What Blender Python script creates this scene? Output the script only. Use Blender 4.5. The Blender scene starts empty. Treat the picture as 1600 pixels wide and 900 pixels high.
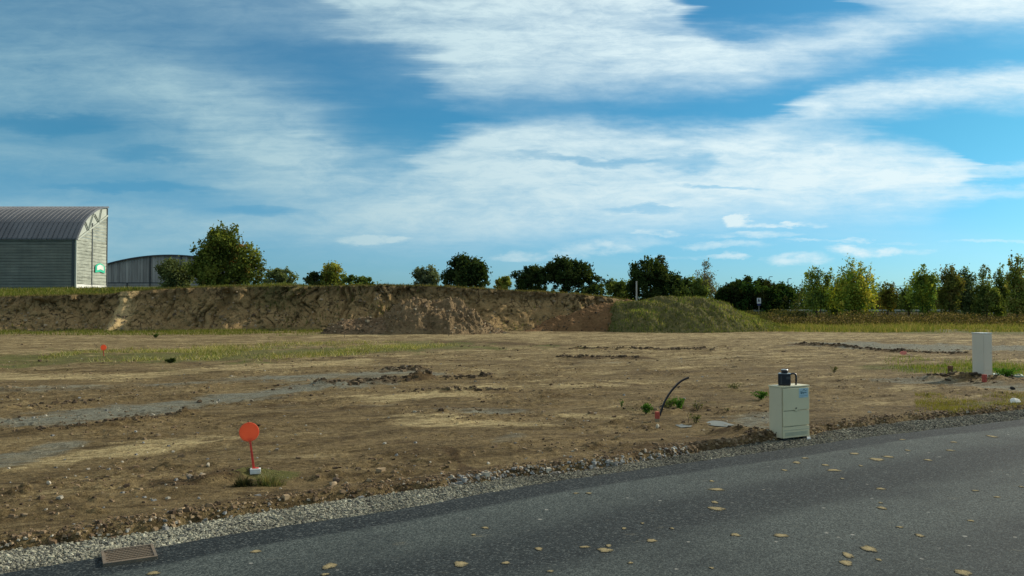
import bpy, math, random
import numpy as np
from math import radians, sin, cos, pi
from mathutils import Vector, Matrix

random.seed(7)
RNG = np.random.default_rng(11)
scene = bpy.context.scene
COL = scene.collection

# ------------------------------------------------------------------ camera
F = 1250.0                      # focal length in photo pixels (1600 wide)
CAMZ = 1.65
HOR = 478.0
PITCH = math.atan((HOR - 450.0) / F)
cam_d = bpy.data.cameras.new("camera")
cam = bpy.data.objects.new("camera", cam_d)
COL.objects.link(cam)
cam.location = (0, 0, CAMZ)
cam.rotation_euler = (radians(90) + PITCH, 0, 0)
cam_d.sensor_width = 36.0
cam_d.lens = F / 1600.0 * 36.0
cam_d.clip_start = 0.1
cam_d.clip_end = 6000.0
scene.camera = cam

def ray(px, py):
    u = (px - 800.0) / F
    v = (450.0 - py) / F
    return u, cos(PITCH) - v * sin(PITCH), sin(PITCH) + v * cos(PITCH)

def P(px, py, D):
    "world point seen at photo pixel (px,py) at distance D along +Y"
    x, y, z = ray(px, py)
    return Vector((x / y * D, D, CAMZ + z / y * D))

def G(px, py, z=0.0):
    "world point at height z seen at photo pixel (px,py)"
    x, y, zz = ray(px, py)
    t = (z - CAMZ) / zz
    return Vector((x * t, y * t, z))

# ------------------------------------------------------------------ light
SUN_AZ = radians(59.0)          # clockwise from +Y towards +X
SUN_EL = radians(27.0)
sd = bpy.data.lights.new("sun", 'SUN')
sd.energy = 4.8
sd.angle = radians(0.5)
sd.color = (1.0, 0.89, 0.72)
sun = bpy.data.objects.new("sun", sd)
COL.objects.link(sun)
sdir = Vector((sin(SUN_AZ) * cos(SUN_EL), cos(SUN_AZ) * cos(SUN_EL), sin(SUN_EL)))
sun.rotation_euler = sdir.to_track_quat('Z', 'Y').to_euler()
sun.location = sdir * 50

scene.view_settings.view_transform = 'Standard'
scene.view_settings.look = 'None'
scene.view_settings.exposure = -0.10
scene.view_settings.gamma = 1.0

# ------------------------------------------------------------------ node helpers
class NT:
    def __init__(s, tree):
        s.t = tree; s.n = tree.nodes; s.l = tree.links
        s.n.clear()
    def node(s, typ, **kw):
        nd = s.n.new(typ)
        for k, v in kw.items():
            setattr(nd, k, v)
        return nd
    def put(s, sock, v):
        if isinstance(v, bpy.types.NodeSocket):
            s.l.new(v, sock)
        elif v is not None:
            if sock.type == 'RGBA' and len(v) == 3:
                v = (*v, 1)
            sock.default_value = v
    def math(s, op, a, b=None, c=None, clamp=False):
        nd = s.node('ShaderNodeMath', operation=op, use_clamp=clamp)
        s.put(nd.inputs[0], a)
        if b is not None: s.put(nd.inputs[1], b)
        if c is not None: s.put(nd.inputs[2], c)
        return nd.outputs[0]
    def sstep(s, x, a, b, lo=0.0, hi=1.0):
        nd = s.node('ShaderNodeMapRange', interpolation_type='SMOOTHSTEP')
        s.put(nd.inputs[0], x); s.put(nd.inputs[1], a); s.put(nd.inputs[2], b)
        s.put(nd.inputs[3], lo); s.put(nd.inputs[4], hi)
        return nd.outputs[0]
    def noise(s, vec, scale, detail=3, rough=0.55, dist=0.0):
        nd = s.node('ShaderNodeTexNoise')
        if vec is not None: s.l.new(vec, nd.inputs['Vector'])
        nd.inputs['Scale'].default_value = scale
        nd.inputs['Detail'].default_value = detail
        nd.inputs['Roughness'].default_value = rough
        nd.inputs['Distortion'].default_value = dist
        return nd.outputs['Fac']
    def mapping(s, vec, scale=(1, 1, 1), loc=(0, 0, 0), rot=(0, 0, 0)):
        nd = s.node('ShaderNodeMapping')
        s.l.new(vec, nd.inputs[0])
        nd.inputs['Location'].default_value = loc
        nd.inputs['Rotation'].default_value = rot
        nd.inputs['Scale'].default_value = scale
        return nd.outputs[0]
    def mix(s, f, a, b, mode='MIX'):
        nd = s.node('ShaderNodeMix', data_type='RGBA', blend_type=mode)
        s.put(nd.inputs[0], f); s.put(nd.inputs[6], a); s.put(nd.inputs[7], b)
        return nd.outputs[2]
    def ramp(s, f, stops):
        nd = s.node('ShaderNodeValToRGB')
        s.put(nd.inputs[0], f)
        cr = nd.color_ramp
        while len(cr.elements) < len(stops):
            cr.elements.new(0.5)
        for e, (p, c) in zip(cr.elements, stops):
            e.position = p
            e.color = (*c, 1) if len(c) == 3 else c
        return nd.outputs[0]
    def combine(s, x, y, z):
        nd = s.node('ShaderNodeCombineXYZ')
        s.put(nd.inputs[0], x); s.put(nd.inputs[1], y); s.put(nd.inputs[2], z)
        return nd.outputs[0]
    def bump(s, h, strength=0.5, dist=0.02, normal=None):
        nd = s.node('ShaderNodeBump')
        s.l.new(h, nd.inputs['Height'])
        nd.inputs['Strength'].default_value = strength
        nd.inputs['Distance'].default_value = dist
        if normal is not None: s.l.new(normal, nd.inputs['Normal'])
        return nd.outputs[0]

# ------------------------------------------------------------------ sky
world = bpy.data.worlds.new("World")
scene.world = world
world.use_nodes = True
W = NT(world.node_tree)
tc = W.node('ShaderNodeTexCoord')
gen = tc.outputs['Generated']
sky = W.node('ShaderNodeTexSky', sky_type='NISHITA')
sky.sun_disc = False
sky.sun_elevation = SUN_EL
sky.sun_rotation = SUN_AZ
sky.altitude = 100
sky.air_density = 1.0
sky.dust_density = 0.6
sky.ozone_density = 2.0
sep = W.node('ShaderNodeSeparateXYZ')
W.l.new(gen, sep.inputs[0])
X, Y, Z = sep.outputs
ya = W.math('MAXIMUM', W.math('ABSOLUTE', Y), 0.08)
u = W.math('DIVIDE', X, ya)
v = W.math('DIVIDE', W.math('MAXIMUM', Z, 0.0), ya)
uv = W.combine(u, v, 0.0)
# gentle domain warp so that every cloud edge is frayed
w1 = W.math('SUBTRACT', W.noise(W.mapping(uv, (3.0, 9.0, 1)), 1.0, 5, 0.6), 0.5)
w2 = W.math('SUBTRACT', W.noise(W.mapping(uv, (9.0, 34.0, 1), (3.1, 7.7, 0), (0, 0, radians(6))), 1.0, 5, 0.65), 0.5)
w3 = W.math('SUBTRACT', W.noise(W.mapping(uv, (4.0, 8.0, 1), (9.1, 1.7, 0)), 1.0, 4, 0.6), 0.5)
Vp = W.math('SUBTRACT', HOR / 900.0, W.math('MULTIPLY', v, F / 900.0))       # photo y / 900
warp = W.math('ADD', W.math('MULTIPLY', w1, 0.085), W.math('MULTIPLY', w2, 0.06))
damp = W.sstep(Vp, 0.50, 0.30, 0.12, 1.0)
Vp = W.math('ADD', Vp, W.math('MULTIPLY', warp, damp))
Up = W.math('ADD', W.math('MULTIPLY', u, F / 1600.0), 0.5)
w4 = W.math('SUBTRACT', W.noise(W.mapping(uv, (2.0, 42.0, 1), (3.3, 6.1, 0)), 1.0, 4, 0.65), 0.5)
Up = W.math('ADD', Up, W.math('MULTIPLY', W.math('ADD', W.math('MULTIPLY', w3, 0.10), W.math('MULTIPLY', w4, 0.13)), damp))

def curve(pts):
    nd = W.node('ShaderNodeFloatCurve')
    W.l.new(Up, nd.inputs['Value'])
    c = nd.mapping.curves[0]
    nd.mapping.use_clip = False
    nd.mapping.extend = 'HORIZONTAL'
    pts = [(x / 1600.0, y / 900.0 + 0.5) for x, y in pts]     # shift by .5 to stay positive
    while len(c.points) < len(pts):
        c.points.new(0.5, 0.5)
    for p, (a, b) in zip(c.points, pts):
        p.location = (a, b); p.handle_type = 'AUTO'
    nd.mapping.update()
    return W.math('SUBTRACT', nd.outputs[0], 0.5)

def band(top, bot, st, sb, op):
    t = curve(top); b = curve(bot)
    a = W.sstep(W.math('DIVIDE', W.math('SUBTRACT', Vp, t), st * 1.5 / 900.0), -0.8, 1.1)
    c = W.sstep(W.math('DIVIDE', W.math('SUBTRACT', b, Vp), sb * 1.5 / 900.0), -0.8, 1.1)
    return W.math('MULTIPLY', W.math('MULTIPLY', a, c), op)

def blob(px, py, rx, ry, op):
    a = W.math('DIVIDE', W.math('SUBTRACT', Up, px / 1600.0), rx / 1600.0)
    b = W.math('DIVIDE', W.math('SUBTRACT', Vp, py / 900.0), ry / 900.0)
    r = W.math('ADD', W.math('MULTIPLY', a, a), W.math('MULTIPLY', b, b))
    return W.sstep(r, 1.9, 0.0, 0.0, op)

bands = [
    # upper white mass running off to the upper right
    band([(0, 60), (480, 40), (600, -120), (1000, -100), (1060, -10), (1115, 42), (1210, 48), (1340, 34), (1420, 8), (1600, -40)],
         [(0, 40), (480, 10), (560, 30), (650, 80), (730, 138), (900, 142), (1040, 138), (1200, 118), (1350, 88), (1450, 54), (1600, 40)], 26, 34, 1.0),
    # streak at the very top right
    band([(0, -200), (1300, -60), (1400, -20), (1600, -60)], [(0, -220), (1300, -60), (1380, 6), (1500, 18), (1600, 14)], 20, 18, 0.9),
    # wing on the right
    band([(0, 250), (1100, 215), (1200, 192), (1270, 152), (1350, 130), (1450, 115), (1600, 103), ],
         [(0, 230), (1100, 215), (1180, 215), (1270, 195), (1350, 182), (1450, 168), (1600, 158)], 16, 24, 1.0),
    # the main middle mass
    band([(0, 330), (560, 320), (640, 262), (720, 203), (800, 186), (900, 180), (1000, 190), (1150, 199), (1300, 200), (1400, 215), (1490, 246), (1530, 300), (1600, 320)],
         [(0, 300), (400, 330), (520, 362), (700, 372), (800, 368), (1000, 350), (1120, 337), (1300, 332), (1440, 322), (1500, 300), (1600, 250)], 20, 26, 1.0),
    # fingers reaching right
    band([(0, 420), (1380, 292), (1450, 279), (1600, 262)], [(0, 380), (1380, 292), (1450, 288), (1600, 274)], 8, 8, 0.9),
    band([(0, 420), (1350, 312), (1450, 300), (1600, 292)], [(0, 380), (1350, 318), (1450, 313), (1600, 303)], 8, 8, 0.85),
    # broad thin veil dropping from upper left to the centre
    band([(0, 62), (200, 72), (400, 128), (520, 172), (640, 238), (800, 262), (1000, 280), (1600, 420)],
         [(0, 170), (120, 168), (250, 212), (330, 272), (500, 352), (700, 372), (900, 350), (1600, 380)], 60, 60, 0.98),
    band([(0, 205), (200, 222), (330, 240), (600, 300), (1600, 330)], [(0, 284), (150, 284), (300, 290), (500, 320), (700, 300), (1600, 300)], 34, 34, 0.62),
    band([(0, 302), (150, 298), (350, 316), (640, 330), (1000, 350), (1600, 400)], [(0, 440), (200, 425), (350, 400), (560, 384), (700, 372), (1000, 350), (1600, 300)], 26, 40, 0.78),
    # thin veil in the upper left corner
    band([(0, -300), (600, -300), (1600, -300)], [(0, 50), (150, 62), (300, 70), (480, 66), (640, 110), (760, 60), (900, -100), (1600, -200)], 40, 80, 0.50),
    # faint milky layer right above the trees
    band([(0, 400), (600, 405), (900, 398), (1200, 420), (1600, 440)], [(0, 452), (600, 450), (900, 432), (1600, 440)], 24, 30, 0.30),
]
dens = bands[0]
for b in bands[1:]:
    dens = W.math('SUBTRACT', W.math('ADD', dens, b), W.math('MULTIPLY', dens, b))
# holes of clear blue
for h in [(60, 188, 120, 16, 0.75), (235, 238, 70, 14, 0.6), (205, 289, 120, 9, 0.7), (370, 324, 60, 9, 0.6), (620, 190, 110, 34, 0.55),
          (900, 249, 120, 8, 0.50), (1075, 250, 70, 12, 0.45), (1140, 287, 70, 4, 0.45), (990, 329, 50, 5, 0.45), (560, 80, 110, 20, 0.35), (1110, 30, 120, 20, 0.5)]:
    dens = W.math('MULTIPLY', dens, W.math('SUBTRACT', 1.0, blob(*h)))
# streaky, feathery inner texture
s1 = W.noise(W.mapping(uv, (5.0, 22.0, 1), (1.3, 2.2, 0), (0, 0, radians(8))), 1.0, 7, 0.62, 0.6)
s2 = W.noise(W.mapping(uv, (22.0, 70.0, 1), (4.3, 0.2, 0), (0, 0, radians(-5))), 1.0, 7, 0.72, 0.5)
s3 = W.noise(W.mapping(uv, (3.0, 75.0, 1), (2.3, 4.2, 0), (0, 0, radians(2))), 1.0, 4, 0.6, 0.4)
tex = W.math('ADD', W.math('MULTIPLY', s1, 0.95), W.math('ADD', W.math('MULTIPLY', s2, 0.60), W.math('MULTIPLY', s3, 0.27)))      # about .9 +- .25
dens = W.math('MULTIPLY', dens, W.math('MAXIMUM', W.math('ADD', -0.42, W.math('MULTIPLY', tex, 1.42)), 0.12))
# unseen denser cloud cover added above the frame to raise ambient light
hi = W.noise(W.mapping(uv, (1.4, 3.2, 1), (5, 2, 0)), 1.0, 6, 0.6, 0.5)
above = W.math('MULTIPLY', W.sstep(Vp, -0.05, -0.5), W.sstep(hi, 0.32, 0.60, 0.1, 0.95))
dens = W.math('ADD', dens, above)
# small puffs low over the horizon
puffs = [(575, 374, 50, 8, .8), (540, 373, 16, 4, .5), (808, 400, 44, 7, .6), (880, 398, 36, 8, .55), (940, 388, 56, 10, .65), (1010, 364, 44, 5, .6), (985, 378, 50, 8, .35),
         (1160, 345, 20, 8, .85), (1215, 353, 52, 4.5, .75), (1165, 370, 70, 6, .6), (1125, 384, 66, 5, .6), (1135, 400, 28, 4.5, .75), (1060, 402, 50, 3, .4),
         (1235, 404, 42, 10, .8), (1345, 393, 52, 9, .95), (1335, 374, 18, 4, .6), (1280, 379, 60, 2.5, .4), (1430, 393, 24, 5, .45), (1540, 375, 56, 3, .45), (1400, 378, 40, 2.5, .2)]
wp = W.noise(W.mapping(uv, (26, 60, 1), (2, 5, 0)), 1.0, 5, 0.6)
pf = None
wq = W.math('SUBTRACT', W.noise(W.mapping(uv, (20, 45, 1), (6, 1, 0)), 1.0, 5, 0.7), 0.5)
wr_ = W.math('SUBTRACT', W.noise(W.mapping(uv, (20, 45, 1), (1, 8, 0)), 1.0, 5, 0.7), 0.5)
Vp0, Up0 = Vp, Up
Vp = W.math('ADD', Vp, W.math('MULTIPLY', wq, 0.022)); Up = W.math('ADD', Up, W.math('MULTIPLY', wr_, 0.05))
for p in puffs:
    b = blob(p[0], p[1] , p[2], p[3], p[4])
    pf = b if pf is None else W.math('MAXIMUM', pf, b)
pf = W.math('MULTIPLY', pf, W.sstep(wp, 0.24, 0.66))
Vp, Up = Vp0, Up0
dens = W.math('MINIMUM', W.math('ADD', W.math('MAXIMUM', dens, 0.0), pf), 1.0)
dens = W.math('MULTIPLY', dens, W.sstep(Z, -0.01, 0.02))
dens = W.math('POWER', W.math('MAXIMUM', dens, 0.0), 1.12)
tint = W.mix(W.sstep(Z, 0.01, 0.20), (0.47, 1.0, 1.55), (0.34, 1.02, 1.24))       # clear, deep autumn blue
tint = W.mix(W.sstep(Z, 0.33, 0.60), tint, (0.85, 1.0, 1.0))  # blue tint fades out overhead, out of view, to warm the ambient light
sky_t = W.mix(1.0, sky.outputs[0], tint, 'MULTIPLY')
# clouds are brighter on the sun's side of the sky, as thin lit cloud is
dotn = W.node('ShaderNodeVectorMath', operation='DOT_PRODUCT')
W.l.new(gen, dotn.inputs[0]); dotn.inputs[1].default_value = sdir
glow = W.sstep(dotn.outputs['Value'], 0.05, 0.95, 0.0, 1.0)
ccol = W.mix(glow, (4.4, 7.1, 8.1), (10.6, 12.6, 13.2))
ccol = W.mix(W.sstep(Z, 0.33, 0.60), ccol, (9.4, 9.2, 8.4))  # unseen overhead cloud made neutral and bright as added fill light
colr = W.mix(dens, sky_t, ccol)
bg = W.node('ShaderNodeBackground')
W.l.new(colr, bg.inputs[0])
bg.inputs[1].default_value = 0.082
out = W.node('ShaderNodeOutputWorld')
W.l.new(bg.outputs[0], out.inputs[0])

# ------------------------------------------------------------------ numpy noise
def _hash(ix, iy, seed):
    h = (ix.astype(np.int64) * 374761393 + iy.astype(np.int64) * 668265263 + seed * 2246822519) & 0xFFFFFFFF
    h = ((h ^ (h >> 13)) * 1274126177) & 0xFFFFFFFF
    return ((h ^ (h >> 16)) & 0xFFFFFF) / float(0xFFFFFF)

def vnoise(x, y, seed=0):
    x = np.asarray(x, float); y = np.asarray(y, float)
    ix = np.floor(x); iy = np.floor(y)
    fx = x - ix; fy = y - iy
    fx = fx * fx * (3 - 2 * fx); fy = fy * fy * (3 - 2 * fy)
    a = _hash(ix, iy, seed); b = _hash(ix + 1, iy, seed)
    c = _hash(ix, iy + 1, seed); d = _hash(ix + 1, iy + 1, seed)
    return (a * (1 - fx) + b * fx) * (1 - fy) + (c * (1 - fx) + d * fx) * fy

def fbm(x, y, o=4, seed=0, g=0.5):
    s = 0; a = 1; t = 0
    for i in range(o):
        s = s + a * vnoise(x * 2 ** i + 17.3 * i, y * 2 ** i + 5.1 * i, seed + i); t += a; a *= g
    return s / t

def ss(a, b, x):
    t = np.clip((x - a) / (b - a), 0, 1)
    return t * t * (3 - 2 * t)

# ------------------------------------------------------------------ object helpers
def link(o, parent=None):
    COL.objects.link(o)
    if parent is not None:
        o.parent = parent
    return o

def tag(o, label=None, cat=None, group=None, kind=None):
    if label: o["label"] = label
    if cat: o["category"] = cat
    if group: o["group"] = group
    if kind: o["kind"] = kind
    return o

def empty(name, loc=(0, 0, 0), rz=0.0, parent=None):
    o = bpy.data.objects.new(name, None)
    o.location = loc; o.rotation_euler = (0, 0, rz)
    o.empty_display_size = 0.2
    return link(o, parent)

def mesh_np(name, verts, faces, mat, smooth=False, parent=None, col=None, fattr=None):
    "verts (N,3), faces (M,k) all of one size"
    verts = np.asarray(verts, np.float32); faces = np.asarray(faces, np.int32)
    me = bpy.data.meshes.new(name)
    me.vertices.add(len(verts)); me.vertices.foreach_set("co", verts.ravel())
    M, k = faces.shape
    me.loops.add(M * k); me.loops.foreach_set("vertex_index", faces.ravel())
    me.polygons.add(M)
    me.polygons.foreach_set("loop_start", np.arange(0, M * k, k, dtype=np.int32))
    me.polygons.foreach_set("loop_total", np.full(M, k, dtype=np.int32))
    me.polygons.foreach_set("use_smooth", np.full(M, smooth))
    me.update(calc_edges=True)
    if col is not None:
        c = np.ones((len(verts), 4), np.float32); c[:, :col.shape[1]] = col
        at = me.attributes.new("col", 'FLOAT_COLOR', 'POINT')
        at.data.foreach_set("color", c.ravel())
    if fattr:
        for nme, arr in fattr.items():
            at = me.attributes.new(nme, 'FLOAT', 'POINT')
            at.data.foreach_set("value", np.asarray(arr, np.float32))
    if mat: me.materials.append(mat)
    o = bpy.data.objects.new(name, me)
    return link(o, parent)

class MB:
    "collects simple solids into ONE mesh"
    def __init__(s): s.v = []; s.f = []
    def add(s, vs, fs):
        n = len(s.v); s.v += [tuple(q) for q in vs]; s.f += [tuple(i + n for i in q) for q in fs]; return s
    def box(s, c, size, rz=0.0, M=None):
        hx, hy, hz = size[0] / 2, size[1] / 2, size[2] / 2
        vs = []
        for z in (-hz, hz):
            for (x, y) in ((-hx, -hy), (hx, -hy), (hx, hy), (-hx, hy)):
                q = Vector((x, y, z))
                if rz: q = Matrix.Rotation(rz, 3, 'Z') @ q
                if M is not None: q = M @ q
                vs.append(q + Vector(c))
        return s.add(vs, [(3, 2, 1, 0), (4, 5, 6, 7), (0, 1, 5, 4), (1, 2, 6, 5), (2, 3, 7, 6), (3, 0, 4, 7)])
    def prism(s, poly, d):
        "poly: list of 3D points (convex-ish, ccw seen from -d), extruded by vector d"
        n = len(poly); d = Vector(d)
        vs = [Vector(p) for p in poly] + [Vector(p) + d for p in poly]
        fs = [tuple(range(n)), tuple(range(2 * n - 1, n - 1, -1))]
        for i in range(n):
            j = (i + 1) % n
            fs.append((i, i + n, j + n, j))
        return s.add(vs, fs)
    def tube(s, pts, radii, n=8):
        pts = [Vector(p) for p in pts]
        if not hasattr(radii, '__len__'): radii = [radii] * len(pts)
        vs = []; fs = []
        for i, p in enumerate(pts):
            t = (pts[min(i + 1, len(pts) - 1)] - pts[max(i - 1, 0)]).normalized()
            a = t.orthogonal().normalized() if i == 0 else (a - t * a.dot(t)).normalized()
            b = t.cross(a)
            for k in range(n):
                an = 2 * pi * k / n
                vs.append(p + (a * cos(an) + b * sin(an)) * radii[i])
        for i in range(len(pts) - 1):
            for k in range(n):
                k2 = (k + 1) % n
                fs.append((i * n + k, i * n + k2, (i + 1) * n + k2, (i + 1) * n + k))
        fs.append(tuple(range(n - 1, -1, -1))); fs.append(tuple(range((len(pts) - 1) * n, len(pts) * n)))
        return s.add(vs, fs)
    def build(s, name, mat, parent=None, bevel=0.0, smooth=False, seg=2):
        me = bpy.data.meshes.new(name)
        me.from_pydata([tuple(q) for q in s.v], [], s.f)
        if bevel:
            import bmesh
            bm = bmesh.new(); bm.from_mesh(me)
            bmesh.ops.bevel(bm, geom=bm.edges[:], offset=bevel, segments=seg, affect='EDGES', profile=0.6)
            bm.to_mesh(me); bm.free()
        me.update()
        if smooth:
            me.polygons.foreach_set("use_smooth", [True] * len(me.polygons))
        if mat: me.materials.append(mat)
        return link(bpy.data.objects.new(name, me), parent)

# ------------------------------------------------------------------ materials
def new_mat(name):
    m = bpy.data.materials.new(name); m.use_nodes = True
    return m, NT(m.node_tree)

def finish(N, color, rough=0.8, normal=None, metal=0.0, spec=None):
    b = N.node('ShaderNodeBsdfPrincipled')
    N.put(b.inputs['Base Color'], color)
    N.put(b.inputs['Roughness'], rough)
    b.inputs['Metallic'].default_value = metal
    if spec is not None: b.inputs['Specular IOR Level'].default_value = spec
    if normal is not None: N.l.new(normal, b.inputs['Normal'])
    o = N.node('ShaderNodeOutputMaterial')
    N.l.new(b.outputs[0], o.inputs[0])
    return b

def plain(name, c, rough=0.6, metal=0.0, var=0.15, scale=8.0, bump=0.0):
    m, N = new_mat(name)
    t = N.node('ShaderNodeTexCoord').outputs['Object']
    n = N.noise(t, scale, 5, 0.6)
    dark = tuple(x * (1 - var) for x in c); lite = tuple(min(1, x * (1 + var)) for x in c)
    colr = N.ramp(n, [(0.3, dark), (0.7, lite)])
    nor = N.bump(N.noise(t, scale * 6, 4), bump, 0.01) if bump else None
    finish(N, colr, rough, nor, metal)
    return m

def leaf_mat():
    m, N = new_mat("foliage")
    a = N.node('ShaderNodeAttribute', attribute_name="col")
    d = N.node('ShaderNodeBsdfDiffuse'); N.l.new(a.outputs['Color'], d.inputs[0])
    tcol = N.mix(1.0, a.outputs['Color'], (1.25, 1.15, 0.5), 'MULTIPLY')
    t = N.node('ShaderNodeBsdfTranslucent'); N.l.new(tcol, t.inputs[0])
    mx = N.node('ShaderNodeMixShader'); mx.inputs[0].default_value = 0.36
    N.l.new(d.outputs[0], mx.inputs[1]); N.l.new(t.outputs[0], mx.inputs[2])
    o = N.node('ShaderNodeOutputMaterial'); N.l.new(mx.outputs[0], o.inputs[0])
    return m

def stone_mat(name="loose stone", rough=0.9):
    m, N = new_mat(name)
    a = N.node('ShaderNodeAttribute', attribute_name="col")
    t = N.node('ShaderNodeTexCoord').outputs['Object']
    n = N.noise(t, 60, 3)
    c = N.mix(1.0, a.outputs['Color'], N.ramp(n, [(0.3, (0.75, 0.75, 0.75)), (0.7, (1.15, 1.15, 1.15))]), 'MULTIPLY')
    finish(N, c, rough, spec=0.25)
    return m

M_LEAF = leaf_mat()
M_STONE = stone_mat()
M_BARK = plain("bark", (0.09, 0.07, 0.05), 0.9, var=0.35, scale=3, bump=0.6)

def soil_mat():
    m, N = new_mat("bare soil")
    a = N.node('ShaderNodeAttribute', attribute_name="col")
    sp = N.node('ShaderNodeSeparateColor'); N.l.new(a.outputs['Color'], sp.inputs[0])
    dry, grey, dark = sp.outputs
    g = N.node('ShaderNodeAttribute', attribute_name="green").outputs['Fac']
    pos = N.node('ShaderNodeNewGeometry').outputs['Position']
    def tracks(sx, sy, ang_, off):
        nd = N.node('ShaderNodeMapping', vector_type='TEXTURE')
        N.l.new(pos, nd.inputs[0]); nd.inputs['Rotation'].default_value = (0, 0, radians(ang_)); nd.inputs['Scale'].default_value = (1 / sx, 1 / sy, 1); nd.inputs['Location'].default_value = (off, off * 2, 0)
        return nd.outputs[0]
    st1 = N.noise(tracks(0.30, 2.2, 24, 3), 1.0, 6, 0.68, 0.4)
    st2 = N.noise(tracks(0.9, 4.5, 40, 7), 1.0, 6, 0.70, 0.3)
    mid = N.math('ADD', N.math('MULTIPLY', st1, 0.55), N.math('MULTIPLY', st2, 0.45))
    mid = N.math('ADD', N.math('MULTIPLY', N.math('SUBTRACT', mid, 0.5), 2.6), 0.5)
    fine = N.noise(pos, 14.0, 5, 0.7)
    vf = N.noise(pos, 75.0, 3, 0.7)
    f = N.math('ADD', dry, N.math('MULTIPLY', N.math('SUBTRACT', mid, 0.5), 1.35))
    f = N.math('ADD', f, N.math('MULTIPLY', N.math('SUBTRACT', fine, 0.5), 0.5))
    f = N.sstep(f, 0.20, 0.92)
    brown = N.ramp(fine, [(0.28, (0.085, 0.062, 0.032)), (0.5, (0.185, 0.138, 0.076)), (0.72, (0.29, 0.225, 0.13))])
    tan = N.ramp(fine, [(0.28, (0.26, 0.20, 0.11)), (0.5, (0.42, 0.345, 0.205)), (0.75, (0.54, 0.455, 0.29))])
    c = N.mix(f, brown, tan)
    blot = N.noise(tracks(0.7, 1.6, 28, 11), 1.0, 6, 0.72, 0.6)
    c = N.mix(1.0, c, N.ramp(blot, [(0.34, (0.50, 0.47, 0.42)), (0.48, (0.92, 0.92, 0.90)), (0.64, (1.22, 1.22, 1.20))]), 'MULTIPLY')
    gf = N.sstep(N.math('ADD', grey, N.math('MULTIPLY', N.math('SUBTRACT', mid, 0.5), 1.0)), 0.25, 1.05)
    c = N.mix(N.math('MULTIPLY', gf, 0.9), c, N.ramp(fine, [(0.3, (0.145, 0.155, 0.14)), (0.7, (0.255, 0.27, 0.25))]))
    df = N.sstep(N.math('ADD', dark, N.math('MULTIPLY', N.math('SUBTRACT', mid, 0.5), 1.1)), 0.35, 0.8)
    c = N.mix(N.math('MULTIPLY', df, 0.8), c, N.ramp(fine, [(0.3, (0.045, 0.028, 0.015)), (0.75, (0.13, 0.085, 0.045))]))
    gm = N.sstep(N.math('ADD', g, N.math('MULTIPLY', N.math('SUBTRACT', fine, 0.5), 1.4)), 0.35, 0.85)
    c = N.mix(N.math('MULTIPLY', gm, 0.85), c, N.ramp(vf, [(0.3, (0.06, 0.075, 0.022)), (0.7, (0.17, 0.18, 0.06))]))
    sp2 = N.ramp(N.math('ADD', N.math('MULTIPLY', vf, 0.5), N.math('MULTIPLY', N.noise(pos, 32, 4, 0.75), 0.5)), [(0.32, (0.42, 0.40, 0.36)), (0.5, (0.95, 0.95, 0.95)), (0.68, (1.35, 1.35, 1.35))])
    c = N.mix(1.0, c, sp2, 'MULTIPLY')
    # darker flecks: dark clumps and moist spots, plus crevice shade put into the colour
    hol = N.sstep(N.noise(tracks(3.2, 9, 20, 1), 1.0, 4, 0.7), 0.585, 0.69)
    hol2 = N.sstep(N.noise(tracks(0.9, 5.0, 9, 5), 1.0, 6, 0.74, 0.5), 0.515, 0.65)
    hol = N.math('MAXIMUM', hol, N.math('MULTIPLY', hol2, 0.9))
    hol3 = N.math('MULTIPLY', N.sstep(N.noise(tracks(6, 9, 50, 2), 1.0, 5, 0.75, 0.8), 0.50, 0.62), N.sstep(N.noise(tracks(0.5, 0.9, 30, 4), 1.0, 4, 0.7), 0.44, 0.60))
    hol = N.math('MAXIMUM', hol, N.math('MULTIPLY', hol3, 0.85))
    c = N.mix(N.math('MULTIPLY', hol, 0.78), c, (0.055, 0.038, 0.020))
    c = N.mix(1.0, c, (0.97, 0.97, 0.86), 'MULTIPLY')
    h = N.math('ADD', N.math('MULTIPLY', fine, 0.6), N.math('MULTIPLY', vf, 0.25))
    nor = N.bump(h, 1.0, 0.07)
    finish(N, c, 0.95, nor, spec=0.12)
    return m

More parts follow.
